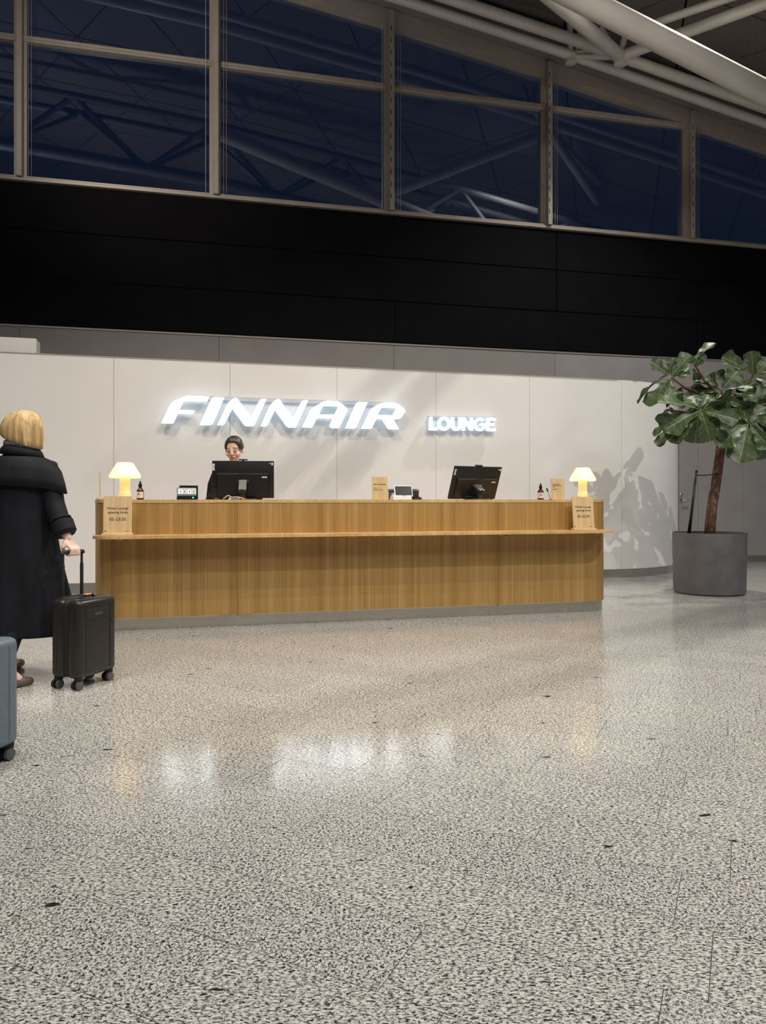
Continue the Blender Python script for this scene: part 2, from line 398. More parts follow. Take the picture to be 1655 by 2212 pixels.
for i, (p, c) in enumerate(slabs):
    if i < 300:
        o = bpy.data.objects.new('slab', slab_me); COL.objects.link(o); o.parent = floor; o.location = p; o.rotation_euler = (0, 0, SA)
    else:
        vs = [rest.verts.new(p + SD * a + SN * b) for a, b in ((0, 0), (SL - JG, 0), (SL - JG, SW - JG), (0, SW - JG))]
        rest.faces.new(vs)
obj('slab_field', rest, GRANITE, floor, kind='stuff')

# ================================================================== BACK WALL (grey band), BULKHEAD, WINDOWS
Z_BAND, Z_SILL, Z_TRANS = 3.65, 5.74, 7.72
fx = lambda X: X / math.cos(FA)
MX = [fx(x) for x in (-10.52, -7.865, -5.21, -2.555, .10, 2.755, 5.41, 8.065, 10.72)]
HEADZ = [9.66, 9.55, 9.35, 9.10, 8.70, 8.26, 7.76, 7.26, 6.70]
def head(u):
    if u <= MX[0]: return HEADZ[0]
    for i in range(len(MX) - 1):
        if u <= MX[i + 1]: return HEADZ[i] + (HEADZ[i + 1] - HEADZ[i]) * (u - MX[i]) / (MX[i + 1] - MX[i])
    return HEADZ[-1]
rotF = FA
wall_back = struct_empty('wall_back', F0, rotF)          # local x along the wall, y away from the room
bm = B(); box(bm, MX[0], MX[-1], .03, .25, 0, Z_SILL); obj('backing', bm, GAP, wall_back)
seams = [MX[0]] + [fl(px) for px in (-420, 42, 473, 851, 1199, 1605)] + [MX[-1]]
for a, b in zip(seams, seams[1:]):
    if a < fl(1466) < b:                                  # leave the doorway out of this panel
        d0, d1 = fl(1465), fl(1566)
        bm = B(); box(bm, a + .003, d0, 0, .03, .125, Z_BAND); box(bm, d1, b - .003, 0, .03, .125, Z_BAND); box(bm, d0, d1, 0, .03, 2.33, Z_BAND)
    else:
        bm = B(); box(bm, a + .003, b - .003, 0, .03, .125, Z_BAND)
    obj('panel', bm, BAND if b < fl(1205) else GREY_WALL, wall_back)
bm = B(); box(bm, MX[0], MX[-1], -.012, .03, Z_BAND - .02, Z_BAND + .004); o = obj('trim_1', bm, TAUPE, loc=F0, rot=(0, 0, rotF)); o['kind'] = 'structure'
bm = B(); box(bm, MX[0], fl(1465), .0, .03, 0, .125); box(bm, fl(1566), MX[-1], .0, .03, 0, .125)
o = obj('baseboard_back', bm, STEEL, loc=F0, rot=(0, 0, rotF)); o['kind'] = 'structure'
# bulkhead panels
bulk = struct_empty('wall_upper', F0, rotF)
rows = [Z_BAND + .008, 4.32, 5.02, Z_SILL - .05]
for r in range(3):
    cols = [MX[0]] + ([fl(px) for px in (-420, 38, 473, 852, 1200, 1510)] if r == 0 else [fl(-1200), fl(1200)]) + [MX[-1]]
    cols = sorted(c for c in cols if MX[0] <= c <= MX[-1])
    for a, b in zip(cols, cols[1:]):
        if b - a > .05:
            bm = B(); box(bm, a + .004, b - .004, -.03 - .012 * (r != 0), .0, rows[r] + .006, rows[r + 1] - .006, .006, 1); obj('panel', bm, BLACK_PANEL, bulk)
bm = B(); box(bm, MX[0], MX[-1], -.02, .03, rows[0], rows[-1]); obj('backing', bm, DARK, bulk)
bm = B(); box(bm, MX[0], MX[-1], -.10, .12, Z_SILL - .045, Z_SILL, .006, 1); box(bm, MX[0], MX[-1], -.06, .1, Z_SILL, Z_SILL + .035)
o = obj('trim_2', bm, TAUPE, loc=F0, rot=(0, 0, rotF)); o['kind'] = 'structure'
# windows: one per bay
def clip_top(a, b, z0, z1, ha, hb):
    """polygon of a bay between z0 and min(z1, sloping head)"""
    pts = [(a, z0), (b, z0)]
    h = lambda x: ha + (hb - ha) * (x - a) / (b - a)
    if hb > z0: pts.append((b, min(z1, hb)))
    else: pts[1] = (a + (b - a) * (ha - z0) / (ha - hb), z0)
    if min(ha, hb) < z1 < max(ha, hb): pts.append((a + (b - a) * (ha - z1) / (ha - hb), z1))
    pts.append((a, min(z1, ha)))
    return pts
for i in range(len(MX) - 1):
    a, b = MX[i] + .05, MX[i + 1] - .05; ha, hb = head(a), head(b)
    w = struct_empty('window_%d' % (i + 1), F0 + FU * a + Vector((0, 0, Z_SILL)), rotF)
    L = lambda pts: [(x - a, z - Z_SILL) for x, z in pts]
    bm = B(); prism(bm, L(clip_top(a, b, Z_SILL + .03, Z_TRANS, ha, hb)), .055, .065); obj('pane', bm, GLASS, w)
    if ha > Z_TRANS + .1:
        bm = B(); prism(bm, L(clip_top(a, b, Z_TRANS + .09, 20, ha, hb)), .055, .065); obj('pane', bm, GLASS, w)
        bm = B(); xe = b if hb > Z_TRANS else a + (b - a) * (ha - Z_TRANS) / (ha - hb)
        box(bm, 0, xe - a, -.03, .09, Z_TRANS - Z_SILL, Z_TRANS + .09 - Z_SILL, .008, 1); box(bm, 0, xe - a, -.045, .0, Z_TRANS - Z_SILL + .03, Z_TRANS + .06 - Z_SILL)
        obj('transom', bm, TAUPE, w)
    bm = B(); prism(bm, L([(a, ha), (b, hb), (b, hb + .07), (a, ha + .07)]), -.05, .09); obj('head_frame', bm, TAUPE, w)
    for s, x in ((0, a), (1, b - .035)):
        bm = B(); box(bm, x - a, x - a + .035, .0, .09, .03, head(x) - Z_SILL); obj('side_frame', bm, TAUPE, w)
    for q in (.075, .115):
        zt = head(a + q) - Z_SILL + .05
        bm = B(); tube(bm, [(q, -.09, .02), (q, -.09, zt)], .0032, 6); obj('blind_cable', bm, TAUPE, w)
    if i in (2, 3): 
        bm = B(); tube(bm, [(b - a - .09, -.09, .02), (b - a - .09, -.09, head(b) - Z_SILL)], .0035, 6); obj('blind_cable', bm, RAIL, w)
# mullions
for i, u in enumerate(MX):
    bm = B(); top = head(u) + .24
    box(bm, u - .05, u + .05, -.04, .1, Z_SILL, top); box(bm, u - .028, u + .052, -.15, -.04, Z_SILL, top - .02, .006, 1)
    m = obj('trim_%d' % (i + 3), bm, TAUPE, loc=F0, rot=(0, 0, rotF)); m['kind'] = 'structure'
    if i > 3:
        bm = B(); z = Z_SILL + .18
        while z < top - .2: box(bm, u - .012, u + .0, -.152, -.148, z, z + .08); z += .19
        obj('slot', bm, DARK, m)
# head fascia and the flat edge beam of the roof
n = len(MX)
def along_head(bm, y0, y1, dz0, dz1):
    rings = [[(u, y0, head(u) + dz0), (u, y1, head(u) + dz0), (u, y1, head(u) + dz1), (u, y0, head(u) + dz1)] for u in MX]
    return loft(bm, rings)
bm = along_head(B(), -.06, .12, .07, .28); o = obj('trim_20', bm, TAUPE, loc=F0, rot=(0, 0, rotF)); o['kind'] = 'structure'
EDGE = mat('grey_edge_beam', srgb(128, 126, 124), .55)
bm = along_head(B(), -.40, .12, .285, .62); o = obj('trim_21', bm, EDGE, loc=F0, rot=(0, 0, rotF)); o['kind'] = 'structure'

# ================================================================== CEILING of triangular panels
CD = .75
def ceil_pt(u, v, dz=0.): p = F0 + FU * u + FN * v; return Vector((p.x, p.y, head(u) + CD + dz))
bm = B(); us = [-12 + i * 1.0 for i in range(25)]; grid = [[bm.verts.new(ceil_pt(u, v, .06)) for v in (-.3, 5, 10, 16)] for u in us]
gridb = [[bm.verts.new(ceil_pt(u, v, .2)) for v in (-.3, 5, 10, 16)] for u in us]
for g in (grid, gridb):
    for a, b in zip(g, g[1:]):
        for j in range(3): bm.faces.new((a[j], b[j], b[j + 1], a[j + 1]))
ceiling = obj('ceiling', bm, DARK); ceiling['kind'] = 'structure'
E, H = 2.1, 1.82; gap = .028
for r in range(9):
    for j in range(-12, 24):
        v0, v1 = r * H, (r + 1) * H
        x = j * E / 2 + (E / 2 if r % 2 else 0) - 1.0
        up = j % 2 == 0
        tri = [(x, v0), (x + E, v0), (x + E / 2, v1)] if up else [(x, v1), (x + E / 2, v0), (x + E, v1)]
        if r % 2 and False: pass
        c = (sum(p[0] for p in tri) / 3, sum(p[1] for p in tri) / 3)
        if not (-12 < c[0] < 11): continue
        q = [(c[0] + (p[0] - c[0]) * (1 - gap), c[1] + (p[1] - c[1]) * (1 - gap)) for p in tri]
        bm = B(); lo = [bm.verts.new(ceil_pt(*p)) for p in q]; hi = [bm.verts.new(ceil_pt(*p, .05)) for p in q]
        bm.faces.new(lo); bm.faces.new(hi)
        for k in range(3): bm.faces.new((lo[k], lo[(k + 1) % 3], hi[(k + 1) % 3], hi[k]))
        obj('ceiling_panel', bm, CEIL, ceiling)

# ================================================================== ROOF TRUSSES
def fpt(u, v, dz): p = F0 + FU * u + FN * v; return Vector((p.x, p.y, head(u) + dz))
tr = thing('roof_truss', 'white painted tubular steel roof truss in front of the sloping window head', 'truss')
for v, r in ((.72, .075), (1.06, .085)):
    bm = B(); tube(bm, [fpt(u, v, .0) for u in MX[1:]], r, 16); obj('chord', bm, TUBE, tr, 'auto')
def cpt(X): return Vector((X, 8.34 + .236 * X, 7.91 - .317 * X))
bm = B(); tube(bm, [cpt(x) for x in (-1.6, 1, 4, 8.2)], .145, 24); obj('chord', bm, TUBE, tr, 'auto')
def unp(px, py, Y): t = (px - CX) / F_PX; return Vector((t * Y, Y, zat(py, Y)))
N1 = unp(1233, 122, 11.86); N2 = unp(1340, 122, 11.55)
for p0, p1, r in ((N2, cpt(1.5), .10), (N2, unp(2050, -140, 9.2), .085), (unp(1400, 55, 11.2), unp(1950, -130, 9.6), .06), (N1, N2, .05), (N1 + Vector((0, 0, .06)), N2 + Vector((.0, -.05, .10)), .03),
                  (N1, N1 + Vector((-.05, -.15, .42)), .045), (N2, N2 + Vector((-.28, .1, .5)), .045), (N1 + Vector((.1, 0, 0)), N1 + Vector((.12, -.1, .4)), .035), (N2, N2 + Vector((.1, .0, .45)), .05)):
    bm = B(); tube(bm, [p0, p1], r, 16); obj('brace', bm, TUBE, tr, 'auto')
for p, r in ((N1, .085), (N2, .10)):
    bm = B(); lathe(bm, [(r * .3, -r * 1.5), (r, -r * 1.3), (r, r * .6), (r * .4, r)], 20, p); obj('node', bm, TUBE, tr, 'auto')
# the next trusses of the hall, over the photographer (mirrored in the windows)
for v, lab in ((4.6, 'white tubular roof truss darkened as in shade, high above the reception floor'), (12.6, 'white tubular roof truss darkened as in shade, high behind the photographer')):
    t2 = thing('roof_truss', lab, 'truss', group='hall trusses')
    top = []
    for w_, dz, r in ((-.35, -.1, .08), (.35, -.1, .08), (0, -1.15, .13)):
        bm = B(); tube(bm, [fpt(u, v + w_, dz) for u in MX[1:]], r, 14); obj('chord', bm, TUBE_SHADED, t2, 'auto')
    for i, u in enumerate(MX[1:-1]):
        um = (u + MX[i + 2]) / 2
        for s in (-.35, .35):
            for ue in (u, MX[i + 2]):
                bm = B(); tube(bm, [fpt(um, v, -1.15), fpt(ue, v + s, -.1)], .055, 10); obj('brace', bm, TUBE_SHADED, t2, 'auto')

# unseen tube pairs added below the lamps to cast stripes on wall and floor
rb = thing('shadow_tubes', 'unseen slanted white tubes added above the reception floor to cast shadow stripes', 'brace')
def between(p, f, k): return Vector(k) + (Vector(p) - Vector(k)) * f
for q0, q1, r, k in (((.55, 10.1, 3.3), (-1.9, 9.5, .8), .036, MID), ((1.25, 10.3, 3.3), (-1.2, 9.7, .8), .042, MID), ((4.9, 8.85, 0), (-1.2, 3.3, 0), .044, KEY), ((4.9, 8.3, 0), (-1.0, 2.85, 0), .04, KEY)):
    bm = B(); tube(bm, [between(q0, .25, k), between(q1, .25, k)], r, 12); obj('tube', bm, TUBE, rb, 'auto')

# ================================================================== WHITE LOUNGE WALL (straight, then curving back on the right)
ZW, TW = 2.89, .06
wall_front = struct_empty('wall_lounge', W0, WA)
x_end = (Vector((3.4, 9.955 + .254 * 3.4, 0)) - W0).dot(WU)
rad = 2.05
def wpath(s):
    """wall-local point and normal at distance s along the wall face (s measured in local x; arc after x_end)"""
    if s <= x_end: return Vector((s, 0, 0)), Vector((0, -1, 0))
    a = (s - x_end) / rad
    return Vector((x_end + rad * math.sin(a), rad - rad * math.cos(a), 0)), Vector((math.sin(a), -math.cos(a), 0))
def wall_piece(bm, s0, s1, z0, z1, out=0., thick=TW):
    n = max(1, int((max(s1, x_end) - max(s0, x_end)) / .12)) + 1
    ss = [s0 + (s1 - s0) * i / n for i in range(n + 1)]
    if s0 < x_end < s1: ss = sorted(ss + [x_end])
    rings = []
    for s in ss:
        p, nn = wpath(s); a = p + nn * out; b = p - nn * (thick - out)
        rings.append([(a.x, a.y, z0), (b.x, b.y, z0), (b.x, b.y, z1), (a.x, a.y, z1)])
    return loft(bm, rings)
ws = [wl(-560), wl(-270), wl(-24), wl(246), wl(497), wl(728), wl(942), wl(1144), wl(1343), wl(1343) + 1.38, wl(1343) + 2.6]
for a, b in zip(ws, ws[1:]):
    bm = wall_piece(B(), a + .002, b - .002, .125, ZW); obj('panel', bm, WHITE_WALL, wall_front, 'auto')
SOFT_GAP = mat('grey_joint', srgb(150, 144, 138), .9)
bm = wall_piece(B(), ws[0], ws[-1], .0, ZW - .004, -.02, .08); obj('backing', bm, SOFT_GAP, wall_front, 'auto')
bm = wall_piece(B(), ws[0], ws[-1], ZW - .003, ZW + .012, .004, .09); o = obj('trim_22', bm, TAUPE, loc=W0, rot=(0, 0, WA)); o['kind'] = 'structure'
for k, (a, b) in enumerate(((ws[0], wl(1372)), (wl(1372) + .004, ws[-1]))):
    bm = wall_piece(B(), a, b, .0, .122, -.012, .04); o = obj('baseboard_lounge' if k == 0 else 'baseboard_curve', bm, STEEL, loc=W0, rot=(0, 0, WA), smooth='auto'); o['kind'] = 'structure'
# taller white block behind the wall, upper left
bm = B(); box(bm, wl(-300), wl(79, .28), .26, .5, 2.3, 3.13, .006, 1); o = obj('wall_block', bm, WHITE_WALL, loc=W0, rot=(0, 0, WA)); o['kind'] = 'structure'
# door in the far wall
d0, d1 = fl(1465), fl(1566)
door = struct_empty('door_1', F0 + FU * d0, rotF); dw = d1 - d0; gx = fl(1507) - d0
bm = B(); box(bm, .008, gx - .003, -.012, .028, .02, 2.32); obj('leaf_panel', bm, GREY_WALL, door)
bm = B(); box(bm, gx + .003, dw - .008, -.012, .028, .02, 2.32); obj('leaf_panel', bm, GREY_WALL, door)
hz = zat(1081, 13.1)
bm = B(); lathe(bm, [(.026, 0), (.026, .01), (.018, .012)], 20); h = obj('handle_rose', bm, STEEL, door, 'auto', (.05, -.012, hz), (R(90), 0, 0))
bm = B(); tube(bm, [(.05, -.012, hz), (.05, -.06, hz), (.065, -.066, hz), (.175, -.066, hz + .008)], .0105, 10); obj('door_lever', bm, STEEL, door, 'auto')
bm = B(); lathe(bm, [(.026, 0), (.026, .012), (.012, .02), (.012, .03)], 20); obj('lock_cylinder', bm, STEEL, door, 'auto', (.05, -.012, zat(1070, 13.1) + .01), (R(90), 0, 0))

# ================================================================== ILLUMINATED SIGNS
def sign_pt(px, py, standoff):
    t = (px - CX) / F_PX
    p = on_line(px, 9.955, .254, -standoff)
    return ((p - W0).dot(WU), zat(py, p.y))
Z1 = lambda x, y: (340 + x / 5.911, 840 + y / 5.911)
Z2 = lambda x, y: (610 + x / 5.911, 840 + y / 5.911)
Z3 = lambda x, y: (910 + x / 9.457, 880 + y / 9.457)
N_a = [(768, 460), (880, 220), (910, 172), (960, 130), (990, 113), (1015, 118), (1030, 135), (1192, 355), (1300, 160), (1320, 135), (1350, 127), (1390, 130), (1385, 148), (1250, 440), (1230, 475), (1135, 475), (1105, 455), (955, 252), (865, 435), (850, 455), (830, 465)]
big = [
 ([Z1(*p) for p in [(52, 435), (155, 222), (185, 180), (225, 150), (340, 100), (385, 88), (660, 100), (640, 145), (630, 157), (605, 162), (355, 153), (335, 163), (315, 195), (280, 268), (478, 276), (465, 305), (455, 317), (435, 320), (262, 315), (215, 415), (203, 434), (180, 442), (60, 440)]], []),
 ([Z1(*p) for p in [(543, 455), (680, 150), (700, 118), (735, 105), (852, 112), (845, 130), (715, 430), (700, 452), (670, 462), (548, 460)]], []),
 ([Z1(*p) for p in N_a], []),
 ([Z1(1320 + (x - 768) * .966, y + 15 + (x - 768) * .006) for x, y in N_a], []),
 ([Z2(*p) for p in [(253, 490), (345, 300), (375, 255), (420, 225), (530, 160), (570, 153), (700, 158), (745, 180), (825, 245), (832, 275), (725, 500), (630, 500), (605, 480), (610, 455), (645, 378), (440, 372), (395, 470), (385, 487), (365, 495)]],
  [[Z2(*p) for p in [(467, 328), (510, 235), (520, 222), (540, 217), (700, 222), (712, 235), (668, 330)]]]),
 ([Z2(*p) for p in [(803, 503), (925, 225), (945, 185), (980, 168), (1088, 172), (1080, 195), (950, 475), (940, 497), (915, 507)]], []),
 ([Z2(*p) for p in [(1012, 508), (1110, 300), (1140, 255), (1180, 225), (1250, 190), (1300, 176), (1440, 180), (1480, 195), (1555, 250), (1568, 285), (1530, 355), (1500, 380), (1445, 388), (1365, 386), (1410, 398), (1435, 415), (1488, 515), (1370, 515), (1345, 500), (1280, 395), (1255, 382), (1200, 382), (1155, 475), (1145, 497), (1120, 510)]],
  [[Z2(*p) for p in [(1218, 335), (1255, 255), (1280, 238), (1440, 240), (1455, 255), (1420, 325), (1400, 340)]]]),
]
def arc(cx, cy, rx, ry, a0, a1, n): return [(cx + rx * math.cos(R(a0 + (a1 - a0) * i / n)), cy + ry * math.sin(R(a0 + (a1 - a0) * i / n))) for i in range(n + 1)]
small = [
 ([(165, 195), (232, 195), (230, 403), (340, 405), (337, 465), (162, 465)], []),
 (arc(470, 332, 135, 141, 0, 350, 35), [arc(470, 332, 70, 80, 0, 350, 35)]),
 ([(612, 203), (676, 204), (676, 358)] + arc(721, 358, 45, 58, 180, 0, 10)[1:] + [(768, 206), (832, 207), (830, 365)] + arc(721, 365, 109, 113, 0, 180, 14)[1:], []),
 ([(838, 472), (845, 210), (905, 210), (1003, 365), (1005, 213), (1067, 215), (1060, 475), (1003, 475), (900, 322), (897, 472)], []),
 (arc(1205, 346, 128, 137, -38, -330, 26) + [(1335, 395), (1335, 325), (1200, 325), (1200, 380), (1258, 382)] + arc(1205, 346, 66, 78, -325, -45, 22), []),
 ([(1337, 480), (1340, 215), (1525, 220), (1520, 274), (1400, 272), (1400, 322), (1498, 324), (1495, 374), (1398, 373), (1396, 428), (1525, 432), (1520, 482)], []),
]
small = [([Z3(*p) for p in o_], [[Z3(*p) for p in h_] for h_ in hs]) for o_, hs in small]
def make_sign(name, label, glyphs, so, depth, rail):
    root = thing(name, label, 'sign', W0, WA)
    for o_, hs in glyphs:
        ol = [sign_pt(x, y, so) for x, y in o_]; hl = [[sign_pt(x, y, so) for x, y in h_] for h_ in hs]
        bm = prism(B(), ol, -so, -so + .004, hl); L_ = obj('letter', bm, GLOW, root)
        bm = prism(B(), ol, -so + .0042, -so + depth, hl); obj('letter_return', bm, LETTER_SIDE, L_)
    for (xa, ya), (xb, yb), hgt in rail:
        p, q = sign_pt(xa, ya, .03), sign_pt(xb, yb, .03)
        bm = B(); loft(bm, [[(x, -.045, z), (x, -.0, z), (x, -.0, z + hgt), (x, -.045, z + hgt)] for x, z in (p, q)]); obj('mounting_rail', bm, RAIL, root)
    return root
make_sign('wall_sign', 'large glowing white slanted letters across the middle of the white wall', big, .13, .055, [((450, 864), (835, 877), .05)])
make_sign('wall_sign', 'small glowing white upright word to the right of the slanted sign', small, .09, .045, [((926, 903), (1070, 905), .03)])

# ================================================================== RECEPTION COUNTER
ZC, ZS = 1.145, .838
RC, DEPTH = .26, .62
def silhouette(fn, target, lo, hi):
    for _ in range(60):
        m_ = (lo + hi) / 2
        if fn(m_) < target: lo = m_
        else: hi = m_
    return (lo + hi) / 2
def px_of(lx, ly): p = C0 + CU * lx + CV * ly; return CX + F_PX * p.x / p.y
xl = silhouette(lambda x: min(px_of(x + RC - RC * math.cos(R(a)), RC - RC * math.sin(R(a))) for a in range(0, 91, 3)), 206, -3.2, -2.0)
xr = silhouette(lambda x: max(px_of(x - RC + RC * math.cos(R(a)), RC - RC * math.sin(R(a))) for a in range(0, 91, 3)), 1304, 2.0, 3.4)
def outline(inset=0., seg=12, xl_=None, xr_=None):
    """front path of the counter from back-left round both corners to back-right (local x, y)"""
    a_, b_ = xl + inset, xr - inset; r = RC - inset; pts = [(a_, DEPTH)]
    pts += [(a_ + r - r * math.cos(R(90 * i / seg)), inset + r - r * math.sin(R(90 * i / seg))) for i in range(seg + 1)]
    pts += [(b_ - r + r * math.sin(R(90 * i / seg)), inset + r - r * math.cos(R(90 * i / seg))) for i in range(seg + 1)]
    pts.append((b_, DEPTH)); return pts
counter = thing('reception_counter', 'long oak veneer reception counter with rounded ends, narrow shelf and steel plinth', 'counter', C0, CA)
SX = [cl(513), cl(1076)]
def split_path(pts):
    segs = [[], [], []]
    for p in pts:
        i = 0 if p[0] < SX[0] else (1 if p[0] < SX[1] else 2); segs[i].append(p)
    y = min(p[1] for p in pts); g = .0012
    segs[0].append((SX[0] - g, y)); segs[1] = [(SX[0] + g, y), (SX[1] - g, y)]; segs[2].insert(0, (SX[1] + g, y))
    return segs
def shell(bm, seg_out, seg_in, z0, z1):
    rings = [[(a[0], a[1], z0), (b[0], b[1], z0), (b[0], b[1], z1), (a[0], a[1], z1)] for a, b in zip(seg_out, seg_in)]
    return loft(bm, rings)
for nm, z0, z1, ins, m in (('upper_panel', ZS - .02, ZC - .028, 0., OAK), ('lower_panel', .106, ZS - .021, 0., OAK), ('plinth', 0., .103, .012, STEEL)):
    so, si = split_path(outline(ins)), split_path(outline(ins + .022))
    for a, b in zip(so, si):
        bm = shell(B(), a, b, z0, z1); obj(nm, bm, m, counter, 'auto')
bm = B(); o_ = outline(-.004); vs = [[(x, y, z) for x, y in o_] for z in (ZC - .027, ZC)]
lo = [bm.verts.new(p) for p in vs[0]]; hi = [bm.verts.new(p) for p in vs[1]]
bm.faces.new(lo[::-1]); bm.faces.new(hi)
for i in range(len(lo)): bm.faces.new((lo[i], lo[(i + 1) % len(lo)], hi[(i + 1) % len(hi)], hi[i]))
obj('countertop', bm, OAK_TOP, counter)
# seams in dark behind the panels
for s in SX:
    bm = B(); box(bm, s - .01, s + .01, .006, .021, .1, ZC - .03); obj('seam_strip', bm, OAK, counter)
# ledge
SP = .23; rs = .17
sl = silhouette(lambda x: min(px_of(x + rs - rs * math.cos(R(a)), -SP + rs - rs * math.sin(R(a))) for a in range(0, 91, 3)), 200, -3.2, -2.0)
sr = silhouette(lambda x: max(px_of(x - rs + rs * math.cos(R(a)), -SP + rs - rs * math.sin(R(a))) for a in range(0, 91, 3)), 1325, 2.0, 3.4)
pl = [(sl + rs - rs * math.cos(R(7.5 * i)), -SP + rs - rs * math.sin(R(7.5 * i))) for i in range(13)] + [(sr - rs + rs * math.sin(R(7.5 * i)), -SP + rs - rs * math.cos(R(7.5 * i))) for i in range(13)] + [(sr - .02, .06), (sr - .12, .12), (sl + .12, .12), (sl + .02, .06)]
bm = B(); lo = [bm.verts.new((x, y, ZS - .026)) for x, y in pl]; hi = [bm.verts.new((x, y, ZS)) for x, y in pl]
bm.faces.new(lo[::-1]); bm.faces.new(hi)
for i in range(len(lo)): bm.faces.new((lo[i], lo[(i + 1) % len(lo)], hi[(i + 1) % len(hi)], hi[i]))
bmesh.ops.bevel(bm, geom=[e for e in bm.edges if abs(e.verts[0].co.z - e.verts[1].co.z) < 1e-6], offset=.005, segments=2, affect='EDGES')
obj('ledge', bm, OAK_TOP, counter)
for px in (261, 505, 524, 808, 1079, 1093, 1287):
    x = cl(px, -.1); bm = B(); box(bm, x - .02, x + .02, -.16, .0, ZS - .045, ZS - .027, .004, 1); obj('ledge_bracket', bm, OAK, counter)

def cpos(px, back, z=ZC): p = on_line(px, 7.023, .252, back); return Vector((p.x, p.y, z))

# ================================================================== THINGS ON THE COUNTER
def lamp(px, label):
    t = thing('table_lamp', label, 'lamp', cpos(px, .17), CA, 'opal glass lamps on the counter')
    k = .95
    bm = lathe(B(), [(.052 * k, 0), (.0545 * k, .006), (.0545 * k, .066), (.050 * k, .072)], 36); obj('base', bm, STEM, t, 'auto')
    bm = lathe(B(), [(.047 * k, .072), (.047 * k, .20)], 36); obj('stem', bm, STEM, t, 'auto')
    pr = [(.045, .200), (.132, .192), (.141, .198), (.143, .208), (.136, .225), (.078, .318), (.068, .328), (.055, .332), (.0, .333)]
    bm = lathe(B(), [(r * k + .0005, z) for r, z in pr], 48); obj('lamp_shade', bm, SHADE, t, 'auto')
    return t
lamp(270, 'glowing opal glass mushroom lamp at the left end of the counter')
lamp(1259, 'glowing opal glass mushroom lamp at the right end of the counter')

def bottle(px, label, back=.10):
    t = thing('dropper_bottle', label, 'bottle', cpos(px, back), CA, 'dropper bottles on the counter')
    bm = lathe(B(), [(.028, 0), (.0315, .004), (.0315, .072), (.030, .084), (.020, .099), (.0135, .104), (.0135, .115)], 28); obj('glass_body', bm, AMBER, t, 'auto')
    bm = B(); n = 20; rr = .0322
    loft(bm, [[(rr * math.sin(R(-100 + 160 * i / n)), -rr * math.cos(R(-100 + 160 * i / n)), z) for i in range(n + 1)] for z in (.014, .070)], cap=False, closed=False); obj('label', bm, LABEL, t, True)
    bm = B(); box(bm, -.021, .0, -.0335, -.031, .045, .049); box(bm, -.021, -.010, -.0325, -.030, .055, .0575); obj('label_print', bm, INK, t)
    bm = lathe(B(), [(.016, .112), (.0165, .136), (.014, .139)], 24); obj('cap', bm, BLACKP, t, 'auto')
    bm = lathe(B(), [(.009, .138), (.0095, .150), (.006, .163), (.0, .166)], 18); obj('dropper_bulb', bm, BLACKP, t, 'auto')
    return t
bottle(303, 'amber dropper bottle with pale label beside the left lamp')
bottle(1168, 'amber dropper bottle with pale label near the right lamp')

def board(name, label, pos, rz, w, h, base=True, tilt=R(-6), cat='sign', group=None, texts=(), th=.008):
    t = thing(name, label, cat, pos, rz, group)
    z0 = 0.
    if base:
        bm = B(); box(bm, -w / 2 - .012, w / 2 + .012, -.032, .032, 0, .020, .003, 1); obj('foot', bm, BIRCH, t); z0 = .0201
    bm = B(); n = 10                                      # board with a thumb notch at the top middle
    ol = [(-w / 2, 0), (w / 2, 0), (w / 2, h)] + [(.012 * math.cos(R(180 * i / n)), h - .005 * math.sin(R(180 * i / n))) for i in range(n + 1)] + [(-w / 2, h)]
    prism(bm, ol, 0, th); b_ = obj('board', bm, BIRCH, t, loc=(0, 0, z0), rot=(tilt, 0, 0))
    for body, size, x, z, al, ln in texts: lettering(body, size, b_, x, -.0008, z, al, ln)
    return t, b_
opening = [('Finnair Lounge\nopening times', .029, 0, .205, 'CENTER', 1.2), ('05\u201323:30', .037, 0, .108, 'CENTER', 1), ('F I N N A I R', .0085, .072, .014, 'CENTER', 1)]
def opening_sign(px, label):
    p = on_line(px, 7.023, .252, -.12); t, b_ = board('opening_times_sign', label, (p.x, p.y, ZS), CA, .232, .318, texts=opening, group='opening times boards')
    bm = lathe(B(), [(.0055, 0), (.0055, .0006)], 16); obj('dot_mark', bm, INK, b_, None, (-.098, -.0002, .018), (R(90), 0, 0))
opening_sign(254, 'pale birch opening times board on the ledge below the left lamp')
opening_sign(1262, 'pale birch opening times board on the ledge below the right lamp')
p = cpos(821, .05)
t, _ = board('table_sign', 'small wooden stay connected card beside the white tablet terminal', p, CA, .152, .218, base=False, tilt=R(-3), texts=[('Stay connected', .0185, 0, .141, 'CENTER', 1), ('Lounge Wi-Fi', .0075, -.060, .108, 'LEFT', 1), ('Connect to the network and open the\nbrowser to log in', .0058, -.060, .094, 'LEFT', 1.1)])
bm = B(); box(bm, -.076, .076, .003, .03, 0, .012); obj('foot', bm, BIRCH, t)
p = cpos(1206, .06)
t, _ = board('table_sign', 'small wooden feedback card between the pen and the right lamp', p, CA, .150, .214, base=False, tilt=R(-3), texts=[('How was your\nlounge experience\ntoday?', .0125, -.058, .154, 'LEFT', 1.05), ('Share your feedback with us\nand help us improve', .0055, -.058, .106, 'LEFT', 1.1)])
bm = B(); box(bm, -.075, .075, .003, .03, 0, .012); obj('foot', bm, BIRCH, t)
# wooden card seen edge-on at the far left end
p = cpos(217.5, .20)
board('table_sign', 'thin wooden card seen edge-on at the left end of the counter', p, math.atan2(p.y, p.x) + R(1), .16, .22, tilt=0, th=.010)

